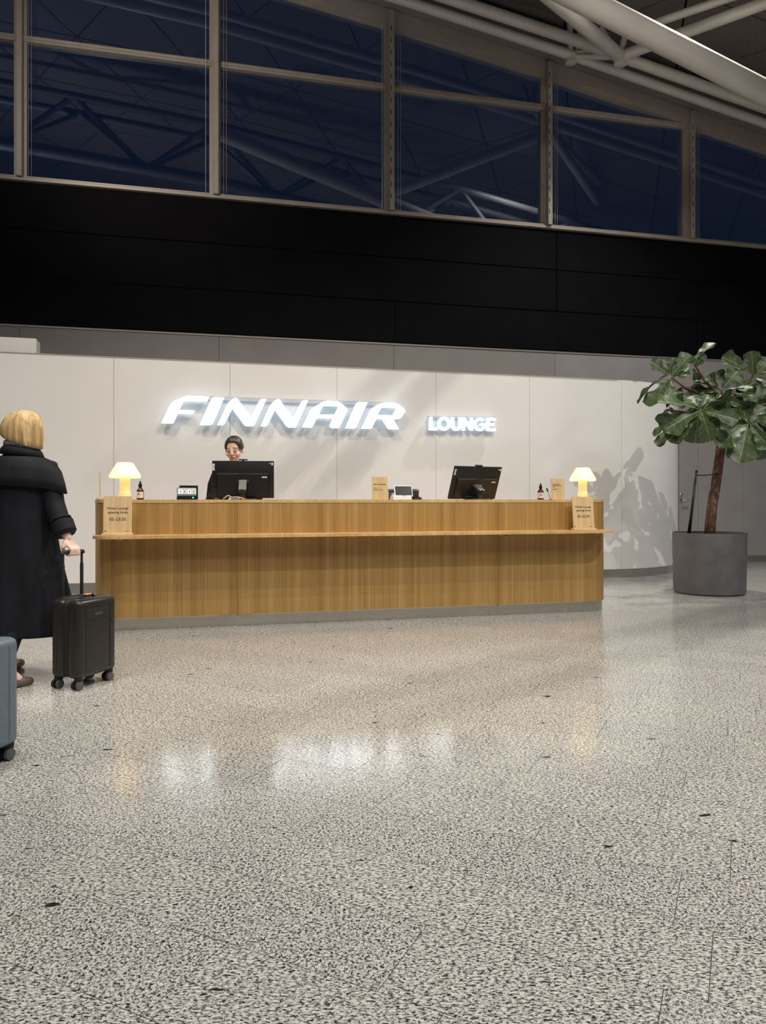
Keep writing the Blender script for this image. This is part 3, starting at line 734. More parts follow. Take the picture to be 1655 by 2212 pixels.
# payment / scanner terminal
t = thing('scanner_terminal', 'black scanner terminal with small lit icon screen and green light', 'terminal', cpos(404, .07), CA + R(3))
bm = B(); prism(bm, [(-.088, 0), (.083, 0), (.083, .028), (-.088, .028)], -.065, .05); obj('housing', bm, BLACKP, t)
bm = B(); box(bm, -.066, .098, .03, .05, .0, .128, .004, 1); obj('back_plate', bm, BLACKP, t)
tl = R(-32)
bm = B(); box(bm, -.088, .083, -.006, .012, 0, .092, .003, 1); s_ = obj('display', bm, BLACKP, t, loc=(0, -.06, .027), rot=(tl, 0, 0))
bm = B(); box(bm, -.083, .078, -.008, -.0055, .008, .086); obj('screen', bm, PALE_SCREEN, s_)
for i, x in enumerate((-.071, -.034, .004, .042)):
    bm = B(); box(bm, x, x + .030, -.0095, -.0075, .028, .066, .003, 1); obj('icon', bm, ICON if i % 2 == 0 else WHITEP, s_)
for i, x in enumerate((-.062, -.027, .014, .05)):
    bm = B(); box(bm, x, x + .012, -.0105, -.009, .038, .056); obj('icon_mark', bm, DGREY, s_)
bm = B(); box(bm, -.083, .078, -.0095, -.0075, .010, .018); obj('status_bar', bm, DGREY, s_)
bm = lathe(B(), [(.006, 0), (.006, .003), (.003, .005)], 16); obj('status_light', bm, LED, t, None, (.05, -.066, .018), (R(90), 0, 0))

# tablet terminal
t = thing('tablet_terminal', 'white framed tablet terminal tilted on a white stand at mid counter', 'terminal', cpos(868, .12), CA)
bm = B(); loft(bm, [[(-.105, -.07, 0), (.085, -.07, 0), (.085, .06, 0), (-.105, .06, 0)], [(-.098, -.062, .03), (.078, -.062, .03), (.078, .055, .03), (-.098, .055, .03)], [(-.075, -.03, .062), (.07, -.03, .062), (.07, .04, .062), (-.075, .04, .062)]]); obj('stand', bm, WHITEP, t)
bm = B(); box(bm, -.093, .093, -.009, .009, -.002, .118, .008, 3); f_ = obj('tablet_frame', bm, WHITEP, t, 'auto', (.008, -.05, .028), (R(-24), 0, 0))
bm = B(); box(bm, -.082, .082, -.011, -.0085, .012, .106, .002, 1); obj('screen', bm, SCREEN, f_)
bm = B(); box(bm, -.016, .016, -.0105, -.0085, .003, .007); obj('home_key', bm, DGREY, f_)
# desk phone behind it
t = thing('desk_phone', 'black desk phone behind the white tablet terminal', 'phone', cpos(868, .30), CA)
bm = B(); loft(bm, [[(-.12, -.07, 0), (.15, -.07, 0), (.15, .07, 0), (-.12, .07, 0)], [(-.12, -.07, .03), (.15, -.07, .03), (.15, .07, .07), (-.12, .07, .07)]]); obj('phone_body', bm, BLACKP, t)
bm = B(); tube(bm, [(-.135, 0, .082), (-.11, 0, .088), (.12, 0, .088), (.16, 0, .084)], [.022, .017, .017, .022], 14); obj('handset', bm, DGREY, t, 'auto')
t = thing('card_reader', 'small black card reader right of the white tablet terminal', 'card reader', cpos(899, .11), CA)
bm = B(); loft(bm, [[(-.042, -.05, 0), (.042, -.05, 0), (.042, .05, 0), (-.042, .05, 0)], [(-.042, -.05, .016), (.042, -.05, .016), (.042, .05, .034), (-.042, .05, .034)]]); obj('reader_body', bm, BLACKP, t)
bm = B(); prism(bm, [(-.03, .03), (.032, .03), (.036, .098), (.018, .085), (-.022, .078)], .02, .034); obj('paper_roll_cover', bm, DGREY, t)
bm = B()
for r_ in range(2):
    for c_ in range(3): box(bm, -.03 + c_ * .021, -.03 + c_ * .021 + .015, -.052, -.049, .003 + r_ * .007, .007 + r_ * .007)
obj('keypad', bm, WHEELGREY, t)
# pen on a stand
t = thing('counter_pen', 'slim metal pen with black tip leaning beside the feedback card', 'pen', cpos(1189, .08), CA)
bm = lathe(B(), [(.012, 0), (.012, .004), (.004, .006)], 20); obj('pen_foot', bm, BLACKP, t, 'auto')
bm = B(); tube(bm, [(0, 0, .004), (-.030, 0, .085)], .0038, 10); obj('pen_barrel', bm, STEEL, t, 'auto')
bm = B(); tube(bm, [(-.026, 0, .078), (-.034, 0, .098), (-.039, 0, .112), (-.0395, 0, .116)], [.005, .0088, .007, .002], 12); obj('pen_grip', bm, BLACKP, t, 'auto')

def monitor(px, back, label, yaw, tilt, zc, w=.575, h=.352, arm_shift=0.):
    t = thing('computer_monitor', label, 'monitor', cpos(px, back), yaw, 'monitors turned to the staff side')
    # local: -y looks at the camera (the monitor's back), screen on +y
    bm = B(); box(bm, -.12, .12, -.06, .12, 0, .008, .003, 1); obj('stand_foot', bm, DGREY, t)
    bm = B(); tube(bm, [(0, .0, .008), (0, .0, .09)], .026, 20); obj('stand_pole', bm, DGREY, t, 'auto')
    p = obj('panel', box(B(), -w / 2, w / 2, -.012, .012, -h / 2, h / 2, .004, 2), BLACKP, t, 'auto', (0, .09, zc), (tilt, 0, 0))
    bm = B(); box(bm, -w / 2 + .006, w / 2 - .006, .0115, .0135, -h / 2 + .012, h / 2 - .006); obj('screen', bm, SCREEN, p)
    bm = B(); loft(bm, [[(-.245, -.0125, -.165), (.245, -.0125, -.165), (.245, -.0125, .062), (-.245, -.0125, .062)], [(-.235, -.034, -.160), (.235, -.034, -.160), (.235, -.040, .052), (-.235, -.040, .052)]]); obj('rear_cover', bm, DGREY if False else BLACKP, p)
    bm = B(); box(bm, -.236, -.03, -.0415, -.038, .050, .0535); box(bm, .065, .236, -.0415, -.038, .050, .0535); obj('cover_highlight_strip', bm, MONSTAND, p)
    bm = B(); box(bm, -.284, -.262, -.0145, -.0125, .085, .148); k = obj('sticker', bm, LABEL, p)
    lettering('Lenovo', .0145, k, -.2685, -.0150, .116, 'CENTER', 1, INK, R(90))
    bm = B(); box(bm, .262, .280, -.0145, -.0125, .137, .160); box(bm, .24, .256, -.0145, -.0125, .15, .155); obj('sticker', bm, LABEL, p)
    bm = B(); box(bm, .175, .224, -.0405, -.0385, .016, .030); obj('maker_mark', bm, RAIL, p)
    bm = B(); box(bm, -.058, -.036, -.046, -.038, -.026, -.008); box(bm, .036, .058, -.046, -.038, -.026, -.008); obj('arm_mount', bm, STEEL, p)
    # arm from the rear cover down to the pole
    top = Matrix.Translation((0, .09, zc)) @ Euler((tilt, 0, 0)).to_matrix().to_4x4() @ Vector((0, -.042, -.012))
    bm = B(); loft(bm, [[(-.036, top.y, top.z + .01), (.036, top.y, top.z + .01), (.036, top.y + .012, top.z - .0), (-.036, top.y + .012, top.z)],
                        [(-.034, -.042, .092), (.034, -.042, .092), (.034, -.02, .084), (-.034, -.02, .084)]]); obj('stand_arm', bm, MONSTAND, t)
    bm = B(); box(bm, -.035, .035, -.045, .03, .066, .084, .004, 1); box(bm, -.035, .035, -.046, .0, .088, .096, .003, 1); obj('arm_hinge', bm, STEEL, t)
    bm = B(); box(bm, -.043, .043, -.014, .012, h / 2 + .004, h / 2 + .018, .006, 2); box(bm, -.01, .01, -.006, .006, h / 2 - .004, h / 2 + .006); obj('webcam', bm, BLACKP, p, None, (0, 0, 0))
    return t
monitor(524, .22, 'black monitor seen from behind, upright in front of the receptionist', CA - R(8), R(3), .190)
monitor(1037, .24, 'black monitor seen from behind, tilted back on the right half of the counter', CA + R(13), R(22), .172)
# loose bits at the monitor feet
t = thing('blue_card_box', 'small blue and white card box at the left monitor foot', 'box', cpos(505, .07), CA)
bm = B(); box(bm, -.026, .034, -.02, .02, 0, .013, .002, 1); obj('carton', bm, BLUE, t)
bm = B(); box(bm, -.046, -.0265, -.02, .02, 0, .016, .002, 1); obj('flap', bm, WHITEP, t)
def cable(label, pts, r=.004, m=None, nm='cable'):
    bm = B(); P = [Vector(p) for p in pts]; n = 8; out = []
    for i in range(len(P) - 1):
        p0, p1, p2, p3 = P[max(i - 1, 0)], P[i], P[i + 1], P[min(i + 2, len(P) - 1)]
        for k in range(n):
            s = k / n; out.append(.5 * ((2 * p1) + (-p0 + p2) * s + (2 * p0 - 5 * p1 + 4 * p2 - p3) * s * s + (-p0 + 3 * p1 - 3 * p2 + p3) * s ** 3))
    out.append(P[-1]); tube(bm, out, r, 8); o = obj(nm, bm, m or BLACKP, None, True)
    return tag(o, label, 'cable')
cable('beige cable lying at the foot of the left monitor', [cpos(482, .10, ZC + .006), cpos(493, .09, ZC + .036), cpos(500, .08, ZC + .022), cpos(515, .09, ZC + .022), cpos(528, .12, ZC + .006)], .005, BEIGE_CABLE)
cable('dark cable looped at the foot of the right monitor', [cpos(984, .14, ZC + .004), cpos(992, .12, ZC + .03), cpos(1001, .13, ZC + .006), cpos(1010, .12, ZC + .032), cpos(1022, .14, ZC + .02), cpos(1028, .15, ZC + .005)], .0035)
cable('thin dark cable hanging left of the left monitor', [cpos(443, .40, ZC + .004), cpos(449, .38, ZC + .03), cpos(456, .36, ZC + .09), cpos(465, .33, ZC + .105)], .003, DGREY)

# ================================================================== POTTED FIDDLE-LEAF FIG
PY = 9.09; PX = (1532 - CX) / F_PX * PY
pot = thing('plant_pot', 'large round dark grey floor planter at the end of the curved wall', 'planter', (PX, PY, 0))
bm = lathe(B(), [(.37, .0), (.395, .0), (.395, .02), (.412, .022), (.426, .735), (.424, .74), (.412, .74), (.408, .70), (.405, .60)], 72, cap=False); obj('pot_shell', bm, POT, pot, 'auto')
bm = lathe(B(), [(.406, .62), (.404, .655), (.3, .665), (.0, .672)], 48); obj('soil', bm, SOIL, pot, True)
bm = lathe(B(), [(.385, 0), (.385, .018)], 48); obj('foot_ring', bm, RUBBER, pot)
plant = thing('fiddle_leaf_fig', 'tall fiddle-leaf fig tree with glossy green leaves growing in the grey planter', 'plant', (PX, PY, .66))
pbase = Vector((PX, PY, .66))
def pp(px, py, dy=0.): return unp(px, py, PY + dy) - pbase
trunk = [pp(1533, 1168), pp(1535, 1130), pp(1539, 1090), pp(1546, 1050), pp(1553, 1000), pp(1560, 950), pp(1566, 905), pp(1572, 870)]
bm = B(); tube(bm, trunk, [.066, .064, .060, .058, .056, .056, .052, .045], 18); obj('trunk', bm, BARK, plant, True)
cen = {'R1': (1450, 815, .05), 'R2': (1515, 882, -.42), 'R3': (1558, 842, -.05), 'R4': (1616, 914, -.30), 'R5': (1627, 812, .15), 'R6': (1500, 786, .25), 'R7': (1690, 860, -.1), 'R8': (1440, 885, .1)}
top = trunk[-1]
for k, c in cen.items():
    e = pp(*c); m_ = (top + e) / 2 + Vector((0, 0, -.10)); s0 = trunk[-2] if c[1] > 850 else top
    bm = B(); tube(bm, [s0, s0 * .6 + m_ * .4, m_ * .55 + e * .45, e], [.032, .024, .017, .011], 10); obj('branch', bm, BARK, plant, True)
# leaf meshes (base at origin, along +x, upper side +z)
def leaf_mesh(seed, bend, cup, twist):
    r = random.Random(seed); bm = B(); nx, ny = 14, 6; rows_ = []
    ph = r.random() * 6
    for i in range(nx + 1):
        s = i / nx
        w = .31 * (s ** .62) * (1 - .42 * math.exp(-((s - .36) / .13) ** 2)) * (math.sqrt(max(0, 1 - ((s - .70) / .305) ** 4)) if s > .70 else 1) + .012
        if s < .06: w = .012 + .1 * s
        row = []
        for j in range(-ny, ny + 1):
            q = j / ny; y = q * w * (1 + .06 * math.sin(13 * s + ph + q * 2))
            z = cup * abs(q) ** 1.3 * w + .035 * math.sin(17 * s + ph * 2 + (2 if q > 0 else 0)) * q * q * w * 4 - bend * s * s + twist * s * q * w
            row.append(bm.verts.new((s * (1 - .12 * bend * s), y, z)))
        rows_.append(row)
    for a, b in zip(rows_, rows_[1:]):
        for j in range(2 * ny): bm.faces.new((a[j], a[j + 1], b[j + 1], b[j]))
    tube(bm, [(-.09, 0, .01), (0, 0, -.004), (.5, 0, -bend * .25 - .006), (.9, 0, -bend * .81 - .006)], [.012, .014, .010, .004], 6)
    bmesh.ops.recalc_face_normals(bm, faces=bm.faces[:])
    me = bpy.data.meshes.new('leaf'); bm.to_mesh(me); bm.free(); me.materials.append(LEAF)
    me.polygons.foreach_set('use_smooth', [True] * len(me.polygons)); return me
LM = [leaf_mesh(i, b, c, t_) for i, (b, c, t_) in enumerate(((.16, .28, .0), (.26, .22, .25), (.10, .35, -.2), (.34, .18, .1), (.05, .30, .15)))]
VIEW = -unp(1540, 880, PY).normalized(); VIEW = (Vector((0, 0, CZ)) - unp(1540, 880, PY)).normalized()
def leaf(b, t_, nrm, wide=1.0, k=0):
    d = (t_ - b); ln = d.length; x = d.normalized(); n_ = nrm - x * nrm.dot(x)
    if n_.length < 1e-3: n_ = Vector((0, 0, 1)) - x * x.z
    z = n_.normalized(); y = z.cross(x)
    o = bpy.data.objects.new('leaf', LM[k % len(LM)]); COL.objects.link(o); o.parent = plant
    M = Matrix((x, y, z)).transposed()
    o.location = b; o.rotation_euler = M.to_euler(); o.scale = (ln, ln * wide * 1.14, ln)
UP = Vector((0, 0, 1)); F_ = VIEW; LF = Vector((-1, 0, 0)); RT = Vector((1, 0, 0))
# base px, tip px, depth at base / tip, facing, width factor
leaves = [
 (1443, 808, 1409, 779, .05, .0, F_ + UP * .6, 1.15), (1446, 808, 1452, 770, .05, .02, F_ + LF * .5, 1.1), (1451, 813, 1492, 763, .05, .0, F_ + UP * .2 + LF * .2, 1.0),
 (1441, 809, 1365, 846, .05, .0, UP + F_ * .12, .5), (1445, 819, 1402, 876, .05, -.08, F_ + LF * .6, .85), (1450, 820, 1447, 856, .05, -.12, F_ * .9 + RT * .2, .9), (1453, 815, 1490, 796, .05, -.05, UP + F_ * .45, .9),
 (1494, 782, 1544, 736, .25, .25, F_ * .6 + LF, .75), (1500, 790, 1528, 763, .25, .2, F_ + RT * .4, .9), (1503, 793, 1521, 778, .25, .2, F_, .7), (1488, 792, 1470, 812, .25, .15, F_ + UP * .4, .9), (1497, 795, 1508, 822, .25, .2, F_, .9),
 (1626, 808, 1564, 767, .15, .1, UP * .6 + F_ * .7, .75), (1617, 799, 1559, 790, .15, .15, UP + F_ * .25, .5), (1628, 812, 1624, 758, .15, .1, F_, 1.0), (1634, 812, 1664, 772, .15, .1, F_ + LF * .3, 1.1),
 (1634, 816, 1675, 826, .15, -.05, F_ + UP * .7, .9), (1622, 820, 1597, 838, .15, .0, F_ * .8 + LF * .3, 1.0), (1634, 822, 1655, 862, .15, -.05, F_ + RT * .2, .95), (1637, 808, 1690, 790, .15, .1, F_ + UP * .5, .9),
 (1561, 840, 1594, 799, -.05, -.1, F_ + UP * .1, 1.25), (1555, 842, 1504, 811, -.05, -.12, UP + F_ * .5, .7), (1550, 838, 1530, 808, -.05, .05, F_, .95), (1545, 845, 1492, 838, -.05, .0, F_ + UP * .3, .9),
 (1570, 842, 1627, 836, -.05, -.2, UP + F_ * .35, .8), (1571, 847, 1640, 860, -.05, -.22, UP + F_ * .5, .85), (1566, 850, 1600, 885, -.05, -.15, F_ + UP * .2, .9), (1556, 850, 1545, 885, -.05, -.2, F_, .9),
 (1514, 878, 1574, 842, -.42, -.35, UP * .8 + F_ * .25 + LF * .5, .85), (1522, 884, 1581, 862, -.42, -.25, F_ * .7 - UP * .2, .95), (1508, 884, 1428, 854, -.42, -.55, UP + F_ * .75, .85), (1509, 889, 1438, 918, -.42, -.55, F_ + UP * .45, 1.05),
 (1506, 897, 1444, 948, -.42, -.5, F_ + LF * .3 + UP * .2, .85), (1515, 887, 1537, 950, -.42, -.52, F_ + UP * .15 + RT * .1, .95), (1524, 889, 1596, 906, -.42, -.55, F_ + UP * .6, .95), (1510, 893, 1500, 962, -.42, -.25, F_, .95), (1508, 878, 1494, 848, -.42, -.3, F_ + UP * .5, 1.0), (1518, 876, 1530, 850, -.42, -.35, F_, .9),
 (1444, 884, 1424, 909, .1, .05, F_, 1.0), (1442, 906, 1413, 942, .1, .05, F_ + LF * .8, .6), (1448, 918, 1421, 960, .1, .0, F_ + LF * .5, .7), (1447, 880, 1470, 910, .1, .05, F_, .9), (1440, 880, 1455, 850, .1, .1, F_, .9),
 (1611, 918, 1561, 946, -.3, -.5, F_ + UP * .6, .95), (1615, 920, 1597, 998, -.3, -.45, F_ + UP * .1, 1.05), (1622, 918, 1662, 966, -.3, -.45, F_ + UP * .4 + LF * .2, .95), (1624, 914, 1672, 898, -.3, -.4, UP + F_ * .6, .8), (1620, 908, 1652, 876, -.3, -.3, F_ + UP * .3, .95),
 (1612, 908, 1602, 866, -.3, -.1, F_, 1.0), (1607, 920, 1572, 966, -.3, -.1, F_, .95), (1628, 922, 1664, 992, -.3, -.2, F_, .9), (1617, 912, 1590, 890, -.3, -.2, F_ + UP * .4, .95),
 (1690, 860, 1652, 838, -.1, -.1, F_ + UP * .4, .95), (1690, 860, 1660, 905, -.1, -.3, F_, .95), (1690, 860, 1735, 900, -.1, -.3, F_ + UP * .4, .9), (1690, 860, 1740, 840, -.1, -.1, UP + F_ * .4, .9), (1690, 860, 1720, 800, -.1, .0, F_, .95), (1690, 860, 1690, 935, -.1, -.2, F_, .9),
]
for i, (bx, by, tx, ty, db, dt, n_, w_) in enumerate(leaves): leaf(pp(bx, by, db), pp(tx, ty, dt), n_, w_, i)
rg = random.Random(11)
more = [(1540, 862, 1500, 905, -.2, -.3, F_, 1.0), (1560, 868, 1585, 930, -.2, -.25, F_, 1.0), (1575, 865, 1640, 890, -.1, -.2, F_ + UP * .3, 1.0), (1535, 850, 1480, 870, .0, -.05, F_ + UP * .3, 1.0), (1548, 870, 1535, 925, .0, .0, F_, 1.0),
 (1590, 880, 1612, 945, .0, .0, F_, 1.0), (1500, 845, 1462, 872, .05, .0, F_, 1.0), (1585, 850, 1650, 848, .1, .05, F_, 1.0), (1480, 838, 1440, 862, .1, .05, F_, .9), (1636, 905, 1690, 950, -.1, -.2, F_, 1.0), (1640, 930, 1610, 985, -.05, -.05, F_, .9), (1570, 835, 1550, 800, .15, .2, F_, .9), (1600, 835, 1590, 875, .1, .05, F_, 1.0), (1530, 835, 1548, 868, .1, .05, F_, 1.0)]
for i, (bx, by, tx, ty, db, dt, n_, w_) in enumerate(more): leaf(pp(bx, by, db), pp(tx, ty, dt), n_, w_, i + 1)
for i in range(26):                                       # leaves at the back and inside of the crown
    a = rg.uniform(0, 2 * math.pi); q = Vector((math.cos(a) * .42, .12 + abs(math.sin(a)) * .5, rg.uniform(-.05, .35))) + pp(1572, 868)
    b_ = pp(1572, 868) + (q - pp(1572, 868)) * .4
    leaf(b_, b_ + (q - b_).normalized() * rg.uniform(.28, .4) + Vector((0, 0, -.06)), UP + Vector((rg.uniform(-.5, .5), -.5, 0)), rg.uniform(.85, 1.05), i)
t = thing('plant_stake', 'thin dark green stakes tied to the fig trunk in the planter', 'stake', pbase)
for (x0, y0, x1, y1) in ((1487, 1150, 1505, 1016), (1490, 1150, 1503, 1035)):
    bm = B(); tube(bm, [pp(x0, y0, -.02) + Vector((0, 0, -.02)), pp(x1, y1, -.05)], .0125, 10); obj('stake_rod', bm, GREEN_STAKE, t, True)
bm = B(); tube(bm, [pp(1503, 1026, -.05), pp(1520, 1027, -.06), pp(1542, 1025, -.06), pp(1552, 1024, -.05)], .006, 8); obj('tie', bm, GREEN_STAKE, t, True)

# ================================================================== SUITCASES
def suitcase(label, loc, rz, shell_m, z_grip, W_=.335, T_=.22, Hh=.475, extended=True):
    """local x = wide face direction, -y = broad front face side, y thickness"""
    t = thing('suitcase', label, 'suitcase', loc, rz, 'cabin suitcases')
    zb = .065; zt = zb + Hh; w, th = W_ / 2, T_ / 2
    def rounded(y0, y1, nm, inset=0.):
        bm = B(); box(bm, -w + inset, w - inset, y0, y1, zb + inset, zt - inset)
        vert = bm.edges[:]
        bmesh.ops.bevel(bm, geom=vert, offset=.034 - inset * .4, segments=5, profile=.5, affect='EDGES')
        return obj(nm, bm, shell_m, t, 'auto')
    f = rounded(-th, -.007, 'front_shell'); b_ = rounded(.007, th, 'back_shell')
    bm = B(); box(bm, -w + .006, w - .006, -.035, .035, zb + .006, zt - .006, .03, 4); obj('zip_band', bm, RUBBER, t, 'auto')
    # front face: framed recessed panel with a band across the top
    bm = B()
    for x in (-w + .062, w - .062): box(bm, x - .004, x + .004, -th - .003, -th + .006, zb + .03, zt - .03, .002, 1)
    obj('front_rib', bm, shell_m, f)
    if extended:
     bm = B(); box(bm, -w + .068, w - .068, -th - .0022, -th + .004, zt - .125, zt - .065, .002, 1); pk = obj('name_band', bm, RUBBER, f)
     bm = B()
     for i in range(4): box(bm, -.03 + i * .017, -.03 + i * .017 + .010, -th - .0035, -th - .002, zt - .103, zt - .086)
     obj('maker_mark', bm, WHEELGREY, pk)
    for x in (-w, w):
        s = 1 if x > 0 else -1
        for y in (-.062, .062):
            bm = B(); box(bm, x - .003, x + .003, y - .005, y + .005, zb + .04, zt - .05, .002, 1); obj('side_rib', bm, shell_m, t)
    for x in (-w + .035, w - .035):
        for y in (-th + .035, th - .035):
            bm = B(); lathe(bm, [(.021, .045), (.025, .055), (.026, .085)], 18, (x, y, 0)); hsg = obj('wheel_housing', bm, RUBBER, t, 'auto')
            bm = B(); tube(bm, [(x + .004, y, .055), (x - .010, y, .030)], .010, 8); obj('wheel_fork', bm, RUBBER, hsg)
            for dy in (-.017, .017):
                bm = B()
                tube(bm, [(x - .01, y + dy - .0095, .0265), (x - .01, y + dy + .0095, .0265)], .0255, 22); tube(bm, [(x - .01, y + dy - .0105, .0265), (x - .01, y + dy + .0105, .0265)], .014, 16)
                obj('wheel', bm, [RUBBER if dy > 0 else WHEELGREY], hsg, 'auto')
    bm = B(); tube(bm, [(-.06, -.02, zt - .004), (-.05, -.02, zt + .012), (.05, -.02, zt + .012), (.06, -.02, zt - .004)], .008, 8); obj('top_handle', bm, RUBBER, t, 'auto')
    bm = B(); box(bm, -.02, .03, -.034, -.006, zt + .013, zt + .021, .003, 1); obj('luggage_tag', bm, ORANGE, t)
    yp = th - .018; zg = z_grip if extended else zt + .03
    bm = B(); box(bm, -.10, .10, yp - .015, yp + .012, zt - .012, zt + .006, .004, 1); obj('handle_socket', bm, RUBBER, t)
    for x in (-.08, .08):
        bm = B(); box(bm, x - .011, x + .011, yp - .007, yp + .007, zt - .01, zt + (zg - zt) * .75, .003, 1); box(bm, x - .008, x + .008, yp - .005, yp + .005, zt + (zg - zt) * .7, zg - .006, .002, 1); obj('handle_pole', bm, RUBBER, t)
    bm = B(); tube(bm, [(-.092, yp, zg - .004), (-.085, yp, zg + .006), (0, yp, zg + .009), (.085, yp, zg + .006), (.092, yp, zg - .004)], .0135, 14); obj('grip', bm, RUBBER, t, 'auto')
    return t
wd = math.atan2(.94, .34)
# the broad face looks right-forward of the picture: local -y = (0.94,-0.34)
suitcase('black hard-shell cabin suitcase held by the blonde person', (-1.862, 4.616, 0), wd, CASE_BLACK, .812)
suitcase('blue-grey cabin suitcase cut off by the left edge of the picture', (-1.768, 3.17, 0), wd + R(4), CASE_GREY, .82, extended=False)

# ================================================================== PEOPLE
def fingers_fist(bm, c, ax, palm, out, s=1.0):
    """fist round a bar: c bar centre, ax along the bar (index to little finger), palm = direction of the wrist, out = knuckle side"""
    ax, palm, out = ax.normalized(), palm.normalized(), out.normalized()
    lens = (1.0, 1.08, 1.02, .85)
    for i in range(4):
        b = c + ax * (-.033 + .022 * i) * s
        r = .0092 * s
        p = [b + palm * .050 * s + out * .006 * s, b + palm * .012 * s + out * .029 * s * lens[i], b - palm * .021 * s + out * .014 * s, b - palm * .020 * s - out * .016 * s, b + palm * .004 * s - out * .026 * s]
        for q0, q1 in zip(p, p[1:]): capsule(bm, q0, q1, r, r * .95, 10, 3)
    # palm block
    for i in range(4):
        b = c + ax * (-.030 + .020 * i) * s
        capsule(bm, b + palm * .050 * s + out * .004 * s, b * .5 + (c + palm * .085 * s) * .5 + palm * .01 * s, .013 * s, .016 * s, 10, 3)
    # thumb leaves the side of the palm and closes over the fingers
    p = [c - ax * .028 * s + palm * .065 * s, c - ax * .050 * s + palm * .030 * s - out * .010 * s, c - ax * .036 * s + palm * .004 * s - out * .030 * s, c - ax * .012 * s - palm * .004 * s - out * .036 * s]
    for q0, q1, r in zip(p, p[1:], (.013, .0115, .010)): capsule(bm, q0, q1, r * s, r * .92 * s, 10, 3)
def relaxed_hand(bm, wrist, d, side, s=1.0):
    """hanging hand: d = direction of the hand, side = thumb side"""
    d, side = d.normalized(), side.normalized(); n_ = d.cross(side).normalized()
    for i in range(4): capsule(bm, wrist, wrist + d * .085 * s + side * (.030 - .020 * i) * s, .018 * s, .013 * s, 10, 3)
    for i, L_ in enumerate((.070, .080, .074, .058)):
        b = wrist + d * .085 * s + side * (.030 - .020 * i) * s
        m_ = b + d * L_ * .55 * s + n_ * .012 * s; e = m_ + d * L_ * .42 * s + n_ * .022 * s
        capsule(bm, b, m_, .0092 * s, .0085 * s, 10, 3); capsule(bm, m_, e, .0085 * s, .0075 * s, 10, 3)
    p = [wrist + d * .025 * s + side * .018 * s, wrist + d * .055 * s + side * .046 * s, wrist + d * .088 * s + side * .056 * s + n_ * .008 * s]
    for q0, q1, r in zip(p, p[1:], (.0125, .010)): capsule(bm, q0, q1, r * s, r * .9 * s, 10, 3)

def V(*a): return Vector(a)
# ---- walking person in the black coat (facing away, +y)
WX, WY = -2.317, 4.75
man = thing('person', 'blonde-haired person in a long black coat walking away with the black suitcase', 'person', (WX, WY, 0))
L0 = lambda x, y, z: V(x - WX, y - WY, z)
bm = B()
capsule(bm, V(0, 0, .95), V(0, 0, 1.12), .155, .135); capsule(bm, V(-.03, 0, 1.12), V(.03, .0, 1.32), .14, .13); capsule(bm, V(-.12, 0, 1.345), V(.12, 0, 1.345), .058, .058)
capsule(bm, V(0, .0, 1.38), V(.0, .02, 1.50), .058, .054)
ball(bm, V(.0, .035, 1.605), .092, (.86, 1.05, 1.2)); ball(bm, V(0, .065, 1.55), .07, (.8, .95, .85)); ball(bm, V(0, .135, 1.585), .016, (.8, 1.3, 1.2)); capsule(bm, V(-.02, .118, 1.545), V(.02, .118, 1.545), .009, .009)
for s in (-1, 1):
    ball(bm, V(s * .082, .03, 1.59), .026, (.4, .8, 1.2))
# legs mid-stride: right leg behind (toe-off), left leg ahead
LEGS = ((V(.085, 0, .93), V(.03, .0, .50), V(.0, -.27, .14), V(.095, -.215, .034)), (V(-.085, 0, .93), V(-.12, .14, .50), V(-.15, .10, .09), V(-.16, .27, .034)))
for hip, knee, ank, toe in LEGS:
    capsule(bm, hip, knee, .088, .058); capsule(bm, knee, ank, .058, .038); capsule(bm, ank, toe, .038, .030)
sh_r, el_r = V(.155, 0, 1.33), V(.222, -.035, 1.115); grip = L0(-1.951, 4.648, .822); wr = grip + V(-.035, .012, .085)
capsule(bm, sh_r, el_r, .052, .042); capsule(bm, el_r, wr, .042, .027)
fingers_fist(bm, grip, V(.34, .94, 0), (wr - grip), V(.94, -.34, .1), 1.05)
sh_l, el_l, wr_l = V(-.155, 0, 1.33), V(-.235, -.02, 1.10), V(-.25, .08, .87)
capsule(bm, sh_l, el_l, .052, .042); capsule(bm, el_l, wr_l, .042, .027); relaxed_hand(bm, wr_l, V(0, .15, -1), V(.2, 1, .1))
remesh(obj('body', bm, SKIN, man, True), .0055, 3)
# coat: one fused garment (body + sleeves)
bm = B()
def fold(amp, ph): return lambda a: amp * (math.sin(7 * a + ph) * .6 + math.sin(11 * a + 2 * ph) * .4)
rings = []
for z, rx, ry, cx_, cy_, am in ((.285, .330, .25, -.015, .04, .07), (.33, .326, .245, -.015, .04, .06), (.52, .300, .225, -.01, .03, .05), (.75, .250, .195, -.005, .015, .035), (.95, .212, .17, 0, .005, .022), (1.08, .194, .158, 0, 0, .015), (1.20, .190, .15, 0, -.01, .012), (1.30, .192, .14, 0, -.01, .006), (1.355, .182, .128, 0, -.005, 0), (1.395, .145, .108, 0, 0, 0), (1.425, .108, .095, 0, .005, 0), (1.445, .095, .09, 0, .008, 0)):
    rings.append(ell((cx_, cy_, z), rx, ry, 64, None, fold(am, z * 1.6)))
loft(bm, rings)
def sleeve(pts, rad):
    P = [Vector(p) for p in pts]; tube(bm, P, rad, 28)
cuff = wr + (el_r - wr).normalized() * .025
sleeve([V(.10, 0, 1.35), V(.165, -.005, 1.335), V(.19, -.02, 1.23), el_r, el_r * .5 + cuff * .5 + V(-.004, 0, 0), cuff], [.07, .078, .074, .066, .062, .060])
sleeve([V(-.10, 0, 1.35), V(-.165, -.005, 1.335), V(-.20, -.015, 1.22), el_l, el_l * .5 + wr_l * .5, wr_l], [.07, .078, .074, .068, .062, .058])
